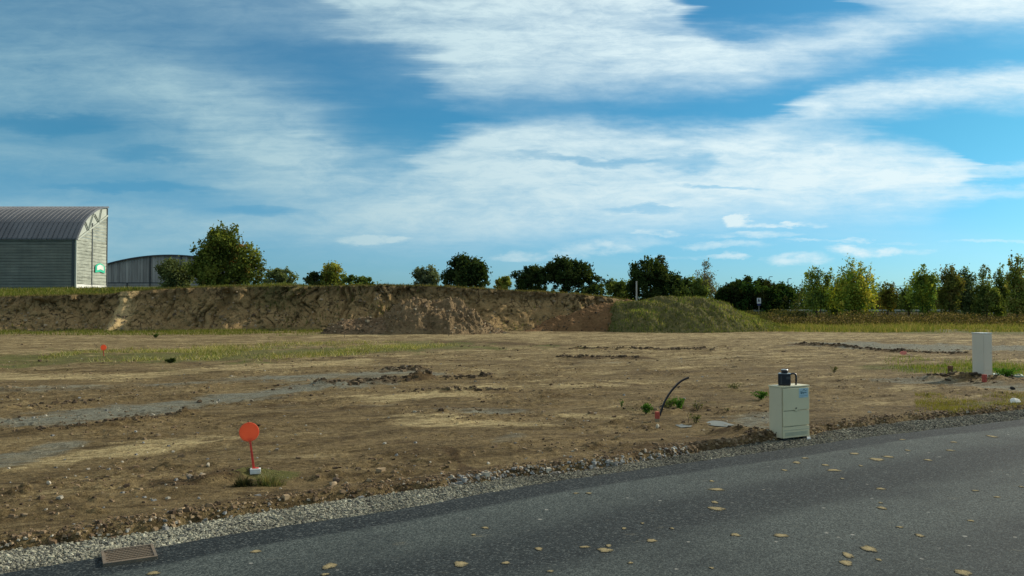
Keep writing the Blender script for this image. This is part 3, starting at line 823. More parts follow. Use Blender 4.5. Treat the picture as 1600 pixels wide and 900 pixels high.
def mud_mat():
    m, N = new_mat("dried mud")
    t = N.node('ShaderNodeNewGeometry').outputs['Position']
    n1 = N.noise(t, 26, 4, 0.7); n2 = N.noise(t, 110, 3, 0.8)
    rd = N.node('ShaderNodeAttribute', attribute_name='rad').outputs['Fac']
    ff = N.math('SUBTRACT', N.math('ADD', N.math('MULTIPLY', n1, 0.6), N.math('MULTIPLY', n2, 0.6)), N.math('MULTIPLY', N.math('POWER', rd, 1.6), 0.30))
    c = N.ramp(ff, [(0.26, (0.030, 0.038, 0.038)), (0.36, (0.10, 0.095, 0.06)), (0.46, (0.24, 0.205, 0.115)), (0.66, (0.37, 0.31, 0.17))])
    finish(N, c, 0.95, N.bump(n2, 0.6, 0.01), spec=0.1)
    return m
M_MUD = mud_mat()
for (a, b, w_) in [(515, 885, 24), (508, 898, 12), (720, 882, 24), (400, 862, 15), (758, 825, 11), (740, 836, 8), (1120, 765, 20), (1120, 795, 24), (1112, 752, 9), (1117, 785, 12), (945, 860, 22), (951, 853, 10), (1018, 845, 16), (842, 858, 14), (914, 855, 13),
                   (1149, 836, 16), (1220, 837, 20), (1325, 868, 20), (1358, 858, 26), (1322, 880, 22), (1373, 875, 10), (1406, 824, 10), (1437, 837, 14), (1378, 794, 15), (1376, 786, 7), (1112, 888, 8), (975, 826, 9), (1004, 818, 7), (900, 771, 8), (920, 771, 10),
                   (1245, 723, 14), (1258, 716, 10), (1370, 718, 22), (1388, 714, 16), (1303, 735, 18), (1290, 727, 12), (1335, 709, 14), (1226, 735, 10), (1316, 748, 8), (1376, 764, 14), (1485, 704, 12), (1490, 691, 10), (1410, 687, 9), (1345, 728, 8), (1550, 682, 16),
                   (1524, 767, 10), (1517, 814, 10), (1558, 777, 9), (1505, 895, 26), (1596, 761, 8), (985, 880, 9), (240, 896, 18), (860, 893, 10), (1050, 826, 8), (1418, 704, 9), (1450, 719, 12), (790, 880, 12)]:
    mud(a, b, w_, M_MUD)

# ------------------------------------------------------------------ earth bank with its plateau
def lipz_px(px): return np.interp(px, [-500, 0, 160, 215, 300, 450, 600, 700, 800, 850, 900, 940, 960, 1000, 1060], [468, 464, 460, 454.5, 449.5, 447.5, 446.5, 448.5, 454, 457, 460, 464, 466.5, 473, 490])
NX = 1050
xb = np.linspace(-75, 15.5, NX)
yb = 53 + 0.0 * xb + 3.0 * ss(-30, 0, xb) * 0.6 + 10 * ss(4, 14, xb) ** 1.5
pxb = 800 + F * xb / yb
lz = CAMZ + (HOR - lipz_px(pxb)) * (yb + 1.0) / F
lz = lz + (fbm(xb * 1.2, xb * 0, 3, 51) - 0.5) * 0.10
lz = np.where(xb > 13.2, lz * (1 - ss(13.2, 15.3, xb)), lz); lz = np.maximum(lz, -0.1)
tp = np.concatenate([np.linspace(0, 1, 46), [1.015, 1.03, 1.06]])
rows = []; gr = []; ri = []; st = []
gull = fbm(xb * 0.55, xb * 0, 3, 60)             # bulges along the wall
gull2 = np.abs(fbm(xb * 1.9, xb * 0 + 3, 3, 61) - 0.5) * 2
dxs = pxb
for k, t in enumerate(tp):
    tt = min(t, 1.0)
    # profile: skirt of fallen earth, steep face, rounded lip
    lean = 1.5 * (1 - tt) ** 2.4 + 0.75 * (1 - tt)
    soft = ss(420, 560, pxb) * 0.9       # middle part is a gentler slope
    off = -(lean + soft * (1 - tt) ** 1.3) - 0.9 * np.exp(-((pxb - 200) / 13.0) ** 2) * (1.0 - 0.5 * tt)
    crag = (fbm(xb * 0.8, np.full(NX, tt * 1.6), 4, 62) - 0.5) * 1.3 + (fbm(xb * 3.6, np.full(NX, tt * 9.0), 3, 63) - 0.5) * 0.50
    xw = xb + (vnoise(xb * 0.3, xb * 0 + tt * 3.0, 67) - 0.5) * 1.4
    g2 = np.abs(fbm(xw * 1.5, xb * 0 + 3 + tt * 0.5, 3, 61) - 0.5) * 2
    cut = -np.exp(-(g2 / 0.06) ** 2) * 0.45 * (ss(0.45, 0.7, vnoise(xb * 0.8, xb * 0 + tt * 2.2, 66)))
    blk = np.abs(fbm(xb * 2.2, np.full(NX, tt * 4.5) + xb * 0.4, 3, 68) - 0.5) * 2
    cut = cut - np.exp(-(blk / 0.08) ** 2) * 0.20 + (np.maximum(vnoise(xb * 0.9, np.full(NX, tt * 2.6), 69) - 0.62, 0) * -1.6) * ss(0.35, 0.6, tt)
    env = ss(0.0, 0.12, tt)
    y_ = yb + off + (gull - 0.5) * 1.4 * 0.7 - (crag) * env * 0.8 - cut * env
    if t > 1: y_ = y_ + (t - 1) * 20
    z_ = lz * tt - 0.06 * (k == 0)
    z_ = z_ + (fbm(xb * 3, np.full(NX, tt * 6), 2, 70) - 0.5) * 0.10 * env * (tt < 1)
    rows.append(np.stack([xb, y_, z_], 1))
    # green on the foot (right-centre) and on the lip
    g_ = 0.50 * (1 - ss(0.0, 0.22, tt)) + 0.8 * ss(0.96, 1.0, tt) + 0.30 * ss(370, 430, pxb) * (1 - ss(640, 700, pxb)) + 0.45 * np.exp(-((pxb - 420) / 60.0) ** 2) * ss(0.3, 0.6, tt)
    g_ = g_ + 0.18 * ss(700, 800, pxb) * (1 - ss(0.4, 0.75, tt))
    gr.append(g_); ri.append(np.full(NX, tt))
    cxs = 197 + 6 * (1 - tt)
    st.append(np.exp(-(np.abs(pxb - cxs - 3 - (fbm(xb * 3, np.full(NX, tt * 4), 2, 5) - .5) * 14) / (11 + 6 * (1 - tt))) ** 4) * 0.85)
# plateau going back
for yy in (57, 60, 64, 70, 78, 90, 110, 150, 230, 420):
    k = ss(54, 90, yy)
    rise = 1.15 * k * (1 - ss(-26, -16, xb)) + 0.15 * k
    yyy = np.maximum(yy, rows[-1][:, 1] + 2.0)
    rows.append(np.stack([xb, yyy, lz + rise * (lz > 1) + (fbm(xb * 0.8, np.full(NX, yy * 0.8), 3, 71) - 0.5) * 0.08], 1))
    gr.append(np.full(NX, 0.85)); ri.append(np.ones(NX)); st.append(np.zeros(NX))
V = np.concatenate(rows); idx = np.arange(len(V)).reshape(len(rows), NX)
fc = np.stack([idx[:-1, :-1].ravel(), idx[:-1, 1:].ravel(), idx[1:, 1:].ravel(), idx[1:, :-1].ravel()], 1)
tag(mesh_np("earth_bank", V, fc, M_BANK, True, fattr={"green": np.concatenate(gr), "rise": np.concatenate(ri), "straw": np.concatenate(st)}), kind="structure")
def bank_y(px_): return float(np.interp(px_, pxb, yb))
def lip_at(x_): return float(np.interp(x_, xb, lz))

# ------------------------------------------------------------------ heaps in front of the bank
def heap(name, label, cat, D, prof, depth, mat, rough=0.25, seed=0, nx_=240, ny_=60, crag=0.0):
    "prof: photo points of the crest (px,py); base at ground"
    pts = np.array(prof, float)
    pxs = np.linspace(pts[0, 0], pts[-1, 0], nx_)
    pys = np.interp(pxs, pts[:, 0], pts[:, 1])
    X0 = (pxs - 800) / F * D; H = CAMZ + (HOR - pys) * D / F
    H = np.maximum(H, 0)
    rows_ = []
    for t in np.linspace(-1, 1, ny_):
        sh = np.maximum(1 - np.abs(t) ** 1.5, 0)
        h = H * sh
        yv = D + t * depth * (0.35 + 0.65 * H / max(H.max(), 0.1)) 
        nn = (fbm(X0 * 1.3 + seed, yv * 1.3, 4, seed) - 0.5) * rough * 2 + (fbm(X0 * 5 + seed, yv * 5, 3, seed + 9) - 0.5) * rough
        if crag: nn = nn + np.maximum(fbm(X0 * 3, yv * 2, 3, seed + 21) - 0.5, 0) * crag
        rows_.append(np.stack([X0, yv, h + nn * np.minimum(h * 2.0, 1) - 0.05 * (np.abs(t) > 0.99) - 0.02], 1))
    V_ = np.concatenate(rows_); idx_ = np.arange(len(V_)).reshape(ny_, nx_)
    f_ = np.stack([idx_[:-1, :-1].ravel(), idx_[:-1, 1:].ravel(), idx_[1:, 1:].ravel(), idx_[1:, :-1].ravel()], 1)
    o = mesh_np(name, V_, f_, mat, True)
    if label: tag(o, label, cat)
    return o, V_
M_HEAP = heap_mat("heaped earth", (0.085, 0.06, 0.03), (0.31, 0.225, 0.125))
M_HEAP2 = heap_mat("dark heaped earth", (0.08, 0.055, 0.03), (0.27, 0.19, 0.11))
M_HEAP3 = heap_mat("reddish heaped earth", (0.11, 0.062, 0.028), (0.27, 0.165, 0.08))
M_MOUND = heap_mat("grassed earth", (0.07, 0.075, 0.028), (0.20, 0.18, 0.08))
h1, v1 = heap("dirt_pile", "low dark flat-topped heap of crumbly earth at the foot of the bank", "dirt pile", 48.0,
     [(505, 519), (512, 513), (525, 504), (545, 497), (600, 495), (625, 497), (645, 508), (655, 519)], 2.2, M_HEAP2, 0.20, 5)
h2, v2 = heap("dirt_pile", "tall brown heap of rubble and earth in front of the middle of the bank", "dirt pile", 48.6,
     [(588, 521), (600, 494), (615, 480), (640, 473), (668, 471), (705, 471), (725, 479), (742, 492), (760, 504), (780, 514), (800, 521)], 3.4, M_HEAP, 0.42, 15, 320, 90, 0.9)
h3, v3 = heap("dirt_pile", "long reddish-brown heap of loose earth rising towards the grassy mound", "dirt pile", 53,
     [(795, 519), (815, 512), (840, 505), (870, 497), (900, 486), (930, 477), (960, 471), (985, 470), (1010, 480), (1030, 519)], 3.4, M_HEAP3, 0.22, 25, 300, 70)
mnd, vm = heap("grassy_mound", None, None, 52.5, [(925, 519), (940, 500), (950, 484), (962, 474), (985, 470), (1010, 468), (1045, 465.5), (1085, 465), (1112, 468), (1135, 476), (1160, 488), (1185, 499), (1212, 508), (1240, 515), (1260, 519)], 4.6, M_MOUND, 0.24, 35, 320, 90)
tag(mnd, kind="structure")
for (ob, v_, D_, k_) in ((h2, v2, 48.6, 900), (h1, v1, 48.0, 450), (h3, v3, 53, 250)):
    sel = v_[(v_[:, 2] > 0.02) & (v_[:, 1] < D_)]
    sel = sel[RNG.integers(0, len(sel), k_)]
    sz = np.clip(RNG.lognormal(math.log(0.065), 0.45, k_), 0.03, 0.22)
    pc = palette(k_, [(0.28, 0.20, 0.12), (0.20, 0.14, 0.085), (0.36, 0.30, 0.20), (0.10, 0.07, 0.04)], [4, 4, 1.0, 2]) * (0.6 if ob is h3 else 1)
    o = stones("clods", sel[:, 0] + RNG.normal(0, .05, k_), sel[:, 1] + RNG.normal(0, .05, k_), sel[:, 2] + 0.01, sz, pc, parent=ob)
    o["kind"] = "stuff"
# fallen lumps all along the bank's foot and face
k_ = 2600
ii = RNG.integers(0, NX, k_); kk = (RNG.random(k_) ** 1.6 * 44).astype(int)
B = np.array(rows[:46])[kk, ii]
ok = (B[:, 0] > -40) & (B[:, 2] < 2.7)
B = B[ok]; sz = np.clip(RNG.lognormal(math.log(0.075), 0.5, len(B)), 0.03, 0.30)
pc = palette(len(B), [(0.30, 0.225, 0.14), (0.20, 0.15, 0.09), (0.40, 0.31, 0.20), (0.10, 0.07, 0.045)], [4, 4, 2, 2])
tag(stones("bank_clods", B[:, 0], B[:, 1] - 0.02, B[:, 2], sz, pc), "lumps of earth sticking out of the cut face of the bank", "soil clods", kind="stuff")

# ------------------------------------------------------------------ grass and weeds
def blades(name, bx, by, bz, h, w, cols, label=None, cat=None, parent=None, lean=0.5, kind="stuff", cl=None):
    n = len(bx)
    a = RNG.uniform(0, 2 * pi, n); dx = np.cos(a) * w / 2; dy = np.sin(a) * w / 2
    la = RNG.uniform(0, 2 * pi, n); lm = RNG.uniform(0.1, lean, n) * h
    v = np.zeros((n, 3, 3))
    v[:, 0] = np.stack([bx - dx, by - dy, bz - 0.01], 1); v[:, 1] = np.stack([bx + dx, by + dy, bz - 0.01], 1)
    v[:, 2] = np.stack([bx + np.cos(la) * lm, by + np.sin(la) * lm, bz + h * RNG.uniform(0.75, 1.0, n)], 1)
    f = np.arange(n * 3).reshape(n, 3)
    o = mesh_np(name, v.reshape(-1, 3), f, M_LEAF, False, parent, col=np.repeat(cols, 3, axis=0))
    if label: tag(o, label, cat)
    if kind: o["kind"] = kind
    return o

GRASS = [(0.13, 0.16, 0.035), (0.20, 0.20, 0.06), (0.30, 0.27, 0.12), (0.08, 0.11, 0.025), (0.36, 0.31, 0.17)]
# patch in the middle distance on the left
n = 60000
yy = RNG.uniform(22, 40, n); pxx = RNG.uniform(60, 720, n); xx = (pxx - 800) / F * yy
pyy = HOR + CAMZ * F / yy
cen = np.interp(pxx, [60, 130, 250, 420, 560, 720], [562, 558, 557, 550, 545, 540]); half = np.interp(pxx, [60, 140, 250, 420, 560, 640, 720], [2, 12, 17, 19, 13, 7, 2])
m = 1 - np.abs(pyy - cen) / half
dn = fbm(xx * 0.6, yy * 0.35, 3, 91)
k = RNG.random(n) < np.clip(m * 1.6, 0, 1) * ss(0.36, 0.60, dn)
xx, yy, dn = xx[k], yy[k], dn[k]
tag(blades("grass_patch", xx, yy, field_height(xx, yy, False), RNG.uniform(0.03, 0.20, len(xx)) * (0.1 + 1.5 * fbm(xx * 1.1, yy * .8, 3, 33)), np.full(len(xx), 0.020), palette(len(xx), GRASS + [(0.42, 0.38, 0.22)], [3, 3, 2, 2, 1.5, 1]) * (0.85 + fbm(xx * .9, yy * .5, 3, 34))[:, None], parent=None, lean=1.3), "ragged patch of green and straw-yellow grass around the distant orange marker", "grass")
# strip at the bank's foot on the left
n = 42000
xx = RNG.uniform(-38, -11, n); dd = RNG.random(n) ** 1.5 * 9
yy = 51.5 - dd
k = RNG.random(n) < ss(0.30, 0.56, fbm(xx * 0.5, yy * 0.4, 3, 92)) * (1 - ss(-16, -11, xx) * 0.8) * (1 - dd / 9)
xx, yy = xx[k], yy[k]
tag(blades("grass_strip", xx, yy, field_height(xx, yy, False), RNG.uniform(0.05, 0.24, len(xx)), np.full(len(xx), 0.035), palette(len(xx), GRASS, [5, 2, 1, 3, .5])), "bright green grass strip along the left foot of the bank", "grass")
# dry yellowish strip along the far right edge of the field
n = 60000
pxx = RNG.uniform(1080, 1640, n); yy = 49 + RNG.random(n) ** 1.25 * 27; xx = (pxx - 800) / F * yy
k = RNG.random(n) < ss(0.26, 0.5, fbm(xx * 0.4, yy * 0.3, 3, 93)) * ss(48, 53, yy) * ss(1090, 1180, pxx - (yy - 50) * 2)
xx, yy = xx[k], yy[k]
tag(blades("tall_grass_strip", xx, yy, field_height(xx, yy, False), RNG.uniform(0.08, 0.40, len(xx)) * (0.2 + 1.5 * fbm(xx * .5, yy * .5, 3, 98)), np.full(len(xx), 0.05), palette(len(xx), [(0.20, 0.22, 0.06), (0.27, 0.25, 0.09), (0.13, 0.17, 0.04), (0.34, 0.28, 0.15)], [3, 2, 3, 1.5])), "yellow-green tall grass at the far right edge of the bare field", "grass")
# on the mound
n = 34000
sel = vm[RNG.integers(0, len(vm), n)]; sel = sel[(sel[:, 2] > 0.03)]
dnm = fbm(sel[:, 0] * 0.9, sel[:, 2] * 2.2 + sel[:, 1] * .5, 3, 12)
o = blades("grass", sel[:, 0] + RNG.normal(0, .06, len(sel)), sel[:, 1] + RNG.normal(0, .06, len(sel)), sel[:, 2] - 0.03, RNG.uniform(0.05, 0.20, len(sel)) * (0.5 + 1.1 * dnm), np.full(len(sel), 0.045),
       palette(len(sel), [(0.13, 0.17, 0.04), (0.20, 0.21, 0.07), (0.32, 0.27, 0.13), (0.07, 0.11, 0.03)], [4, 3, 1.0, 3]) * (0.25 + 1.5 * dnm[:, None]), parent=mnd)
# bank lip and plateau edge
n = 52000
xx = RNG.uniform(-45, 9, n); dd = RNG.random(n) * 3.0
pxl = 800 + F * xx / 54
base_y = np.interp(xx, xb, rows[45][:, 1]) + dd * 0.9
dens_l = ss(0.35, 0.6, fbm(xx * 0.5, dd, 3, 94)) * 0.9 + 0.15
k = RNG.random(n) < dens_l
xx, dd, base_y = xx[k], dd[k], base_y[k]
hh = RNG.uniform(0.04, 0.20, len(xx)) * (1 + 0.8 * (RNG.random(len(xx)) > .97))
tag(blades("bank_top_grass", xx, base_y, np.interp(xx, xb, lz) - 0.02, hh, np.full(len(xx), 0.05), palette(len(xx), [(0.09, 0.10, 0.035), (0.15, 0.13, 0.055), (0.22, 0.17, 0.085), (0.07, 0.085, 0.025)], [3, 3, 2, 3])), "short grass and weeds along the top edge of the earth bank", "grass")
# rising grass between bank and shed
n = 26000
xx = RNG.uniform(-62, -20, n); yy = RNG.uniform(57, 89, n)
Vg = np.array(rows[-10:])          # plateau rows
def plateau_z(xx, yy):
    k = ss(54, 90, yy); r = 1.15 * k * (1 - ss(-26, -16, xx)) + 0.15 * k
    return np.interp(xx, xb, lz) + r
tag(blades("meadow_grass", xx, yy, plateau_z(xx, yy) - .05, RNG.uniform(0.15, 0.5, n), np.full(n, 0.09), palette(n, GRASS, [5, 2, .7, 4, .3])), "green grass on the rise between the bank and the large shed", "grass")
# weeds on the slope of the bank
n = 9000
ii = RNG.integers(0, NX, n); kk = RNG.integers(1, 44, n); B = np.array(rows[:46])[kk, ii]; pxx = pxb[ii]; tt = kk / 45
pr = 0.75 * (1 - ss(0.0, 0.25, tt)) + 0.55 * ss(380, 430, pxx) * (1 - ss(640, 700, pxx)) + 0.3 * ss(700, 800, pxx) * (1 - ss(.4, .8, tt))
k = (RNG.random(n) < pr * ss(0.42, 0.62, fbm(B[:, 0] * .9, B[:, 2] * 1.5, 3, 95))) & (B[:, 0] < 8)
B = B[k]
tag(blades("bank_weeds", B[:, 0], B[:, 1] - .03, B[:, 2], RNG.uniform(0.08, 0.35, len(B)), np.full(len(B), 0.07), palette(len(B), [(0.08, 0.11, 0.03), (0.13, 0.15, 0.045), (0.2, 0.18, 0.08)], [4, 3, 1])), "green weeds growing on the slope of the earth bank", "weeds")
# grass around the tall pillar and at the right gravel edge
n = 16000
pxx = RNG.uniform(1370, 1680, n); pyy = RNG.uniform(560, 592, n)
P3 = np.array([G(a, b) for a, b in zip(pxx, pyy)])
k = RNG.random(n) < ss(0.36, 0.55, fbm(P3[:, 0] * 1.1, P3[:, 1] * .8, 3, 96)) * np.clip(1 - np.abs(pyy - 575 - (pxx - 1500) * 0.05) / 14, 0, 1) * ss(1370, 1430, pxx)
P3 = P3[k]
tag(blades("green_grass_patch", P3[:, 0], P3[:, 1], field_height(P3[:, 0], P3[:, 1]), RNG.uniform(0.03, 0.15, len(P3)), np.full(len(P3), 0.016), palette(len(P3), [(0.10, 0.17, 0.03), (0.17, 0.21, 0.05), (0.26, 0.26, 0.09)], [3, 3, 2])), "low green grass behind the tall beige pillar", "grass")
n = 8000
pxx = RNG.uniform(1430, 1640, n); pyy = RNG.uniform(618, 652, n)
P3 = np.array([G(a, b) for a, b in zip(pxx, pyy)])
k = (P3[:, 1] > yS(P3[:, 0]) + 0.05) & (RNG.random(n) < ss(0.40, 0.58, fbm(P3[:, 0] * 1.6, P3[:, 1] * 1.4, 3, 97)))
P3 = P3[k]
tag(blades("verge_grass", P3[:, 0], P3[:, 1], field_height(P3[:, 0], P3[:, 1]), RNG.uniform(0.02, 0.08, len(P3)), np.full(len(P3), 0.010), palette(len(P3), [(0.16, 0.17, 0.04), (0.22, 0.20, 0.07)], [1, 1])), "thin mossy grass on the soil beside the gravel at far right", "grass")

# leafy weeds as single plants
def weed(label, px, py, wpx, hpx, n, cols, leaf=0.03, cat="weed", name="weed_plant", stemmy=False):
    g = G(px, py, 0.03); D = g.y; w = wpx * D / F; h = hpx * D / F
    g.z = gz(g.x, g.y)
    root = empty(name, g)
    tag(root, label, cat)
    st_ = MB(); leaves = []
    rs = random.Random(int(px + 13 * py))
    for s_ in range(7 if w > 0.12 else 4):
        a = rs.uniform(0, 2 * pi); r = w / 2 * rs.uniform(0.3, 1.0)
        top = Vector((cos(a) * r, sin(a) * r * 0.7, h * rs.uniform(0.55, 1.0)))
        midp = top * 0.5 + Vector((0, 0, h * 0.1))
        st_.tube([(0, 0, -0.02), midp, top], [0.004, 0.003, 0.0015], 5)
        for q in range(n // 7):
            t_ = rs.uniform(0.2, 1.05); c = midp * (2 * t_) if t_ < 0.5 else midp.lerp(top, (t_ - 0.5) * 2)
            leaves.append(c + Vector((rs.gauss(0, w * 0.09), rs.gauss(0, w * 0.09), rs.gauss(0, h * 0.06))))
    st_.build("stem", M_BARK, root)
    C = np.array(leaves); quads("leaves", C, leaf, palette(len(C), cols, [1] * len(cols)), root)
    return root

def quads(name, C, size, cols, parent=None, up=0.0, asp=0.55):
    n = len(C)
    a = RNG.normal(0, 1, (n, 3)); a /= np.linalg.norm(a, axis=1)[:, None]
    b = RNG.normal(0, 1, (n, 3)); b[:, 2] *= (1 - up); b -= a * (a * b).sum(1)[:, None]; b /= np.linalg.norm(b, axis=1)[:, None]
    s = (np.asarray(size) * RNG.uniform(0.6, 1.3, n))[:, None]
    v = np.stack([C - a * s, C - b * s * asp, C + a * s, C + b * s * asp], 1).reshape(-1, 3)
    f = np.arange(n * 4).reshape(n, 4)
    o = mesh_np(name, v, f, M_LEAF, False, parent, col=np.repeat(cols, 4, axis=0))
    o["kind"] = "stuff" if False else o.get("kind", "")
    del o["kind"]
    return o

LG = [(0.05, 0.14, 0.02), (0.08, 0.19, 0.03), (0.11, 0.22, 0.05)]
OG = [(0.10, 0.12, 0.05), (0.14, 0.15, 0.07), (0.07, 0.09, 0.035)]
weed("bright green leafy weed right of the curved black pipe's foot", 1062, 640, 22, 19, 380, LG, 0.018)
weed("green leafy weed clump just left of the curved black pipe's foot", 1009, 646, 20, 17, 260, LG, 0.018)
weed("thin low weed between the red peg and the black pipe", 1042, 640, 20, 12, 120, OG, 0.016)
weed("small upright weed, leftmost of those near the black pipe", 971, 637, 9, 12, 70, LG, 0.014)
weed("sparse yellowish weed right of the bright green one by the pipe", 1090, 640, 26, 12, 90, OG, 0.015)
weed("sparse weed in front of the small puddle beside the black pipe", 1087, 664, 22, 15, 120, OG, 0.014)
weed("dark green weed clump on the soil behind and left of the metal cabinet", 1188, 624, 26, 15, 300, LG, 0.02)
weed("small green weed on the bare soil above the cabinet, towards the far field", 1303, 584, 14, 10, 80, OG, 0.02)
def tuft(label, px, py, wpx, hpx, n, cols):
    g = G(px, py, 0.03); D = g.y; w = wpx * D / F; h = hpx * D / F
    r = w / 2 * RNG.random(n) ** 0.75; a = RNG.uniform(0, 2 * pi, n)
    bx = g.x + r * np.cos(a); by = g.y + r * np.sin(a) * 0.8
    hh = h * RNG.uniform(0.1, 1.0, n) ** 1.3 * (1.15 - (r / (w / 2)) * 0.95)
    bz_ = field_height(bx, by)
    v = np.zeros((n, 5, 3)); la = a + RNG.normal(0, 0.7, n); lm = RNG.uniform(0.3, 1.3, n) * hh; ww = 0.0028
    px_a, py_a = -np.sin(la) * ww, np.cos(la) * ww
    m_x, m_y = bx + np.cos(la) * lm * 0.35, by + np.sin(la) * lm * 0.35
    v[:, 0] = np.stack([bx - px_a, by - py_a, bz_ - .005], 1); v[:, 1] = np.stack([bx + px_a, by + py_a, bz_ - .005], 1)
    v[:, 2] = np.stack([m_x + px_a * .8, m_y + py_a * .8, bz_ + hh * .65], 1); v[:, 3] = np.stack([m_x - px_a * .8, m_y - py_a * .8, bz_ + hh * .65], 1)
    v[:, 4] = np.stack([bx + np.cos(la) * lm, by + np.sin(la) * lm, bz_ + hh * RNG.uniform(.75, 1.05, n)], 1)
    f = np.concatenate([np.array([(0, 1, 2), (0, 2, 3), (3, 2, 4)])[None] + (np.arange(n) * 5)[:, None, None]]).reshape(-1, 3)
    o = mesh_np("grass_tuft", v.reshape(-1, 3), f, M_LEAF, False, None, col=np.repeat(palette(n, cols, [1] * len(cols)), 5, axis=0))
    tag(o, label, "grass tuft")
tuft("grey-green wispy grass tuft spreading right of the orange marker's foot", 418, 753, 58, 26, 620, [(0.14, 0.17, 0.07), (0.20, 0.21, 0.10), (0.24, 0.21, 0.12), (0.06, 0.08, 0.03)])
tuft("dark straggly grass tuft left of the orange marker's white foot", 380, 756, 32, 24, 420, [(0.05, 0.06, 0.03), (0.08, 0.08, 0.04), (0.03, 0.035, 0.02)])  # near-black blades hold the marker's shadow in their colour
weed("fuller green weed clump close behind the curved black pipe", 1048, 634, 22, 12, 260, MG_ := [(0.09, 0.17, 0.035), (0.13, 0.20, 0.05)], 0.018)
weed("thin pale weeds on the bare soil far behind the pipe, towards the cabinet", 1150, 610, 36, 10, 160, OG, 0.016)
weed("tiny lone weed on the sand left of the pipe group", 1136, 644, 10, 6, 40, OG, 0.014)
weed("dark green shrublet on the grass strip at the bank's foot, left part", 243, 528, 10, 7, 140, [(0.07, 0.11, 0.03)], 0.05)
weed("dark weed tuft at the front edge of the middle-distance grass patch", 266, 569, 18, 8, 200, [(0.04, 0.06, 0.02), (0.06, 0.09, 0.03)], 0.04)
weed("green tuft on the slope above the low dark heap", 590, 505, 20, 14, 260, [(0.07, 0.12, 0.03)], 0.09)
weed("low green weed spread to the right of the pillar's foot", 1572, 590, 40, 14, 520, LG, 0.028)

# ------------------------------------------------------------------ puddles
def puddle(label, pts, c):
    vs = [G(a, b, 0.0) for a, b in pts]
    cen_ = sum(vs, Vector()) / len(vs)
    zc = sum(gz(cen_.x + dx, cen_.y + dy) for dx in (-.2, 0, .2) for dy in (-.15, 0, .15)) / 9 + 0.006
    fine = []
    n_ = len(vs)
    for i in range(n_):
        for t_ in (0, .33, .66):
            p_ = vs[i].lerp(vs[(i + 1) % n_], t_); d_ = (p_ - cen_); 
            p_ = cen_ + d_ * (1 + random.uniform(-0.07, 0.07)); fine.append((p_.x, p_.y, zc))
    me = bpy.data.meshes.new("puddle"); me.from_pydata(fine, [], [tuple(range(len(fine)))]); me.materials.append(c)
    o = link(bpy.data.objects.new("puddle", me)); tag(o, label, kind="structure")
m_, N_ = new_mat("wet grey silt"); b_ = finish(N_, N_.ramp(N_.noise(N_.node('ShaderNodeNewGeometry').outputs['Position'], 9, 4), [(0.3, (0.13, 0.145, 0.13)), (0.7, (0.20, 0.215, 0.19))]), 0.55, spec=0.3)
puddle("larger pale grey puddle right of the black pipe", [(1098, 667), (1112, 662), (1128, 663), (1148, 669), (1138, 672), (1118, 671)], m_)
puddle("small pale grey puddle right of the short red peg", [(1055, 669), (1066, 667), (1082, 669), (1080, 672), (1064, 673)], m_)

# ------------------------------------------------------------------ orange markers
m_or, N_ = new_mat("orange plastic")
oc_ = N_.ramp(N_.noise(N_.node('ShaderNodeTexCoord').outputs['Object'], 9, 3), [(0.3, (0.95, 0.27, 0.12)), (0.7, (0.99, 0.32, 0.15))])
ob_ = finish(N_, oc_, 0.55, spec=0.4)
tr_ = N_.node('ShaderNodeBsdfTranslucent'); N_.l.new(oc_, tr_.inputs[0])
mx_ = N_.node('ShaderNodeMixShader'); mx_.inputs[0].default_value = 0.6
N_.l.new(ob_.outputs[0], mx_.inputs[1]); N_.l.new(tr_.outputs[0], mx_.inputs[2])
N_.l.new(mx_.outputs[0], [q for q in N_.n if q.bl_idname == 'ShaderNodeOutputMaterial'][0].inputs[0])
m_red = plain("red painted stake", (0.72, 0.07, 0.05), 0.5, var=0.12)
m_whitep = plain("white plastic", (0.70, 0.73, 0.72), 0.5, var=0.08)
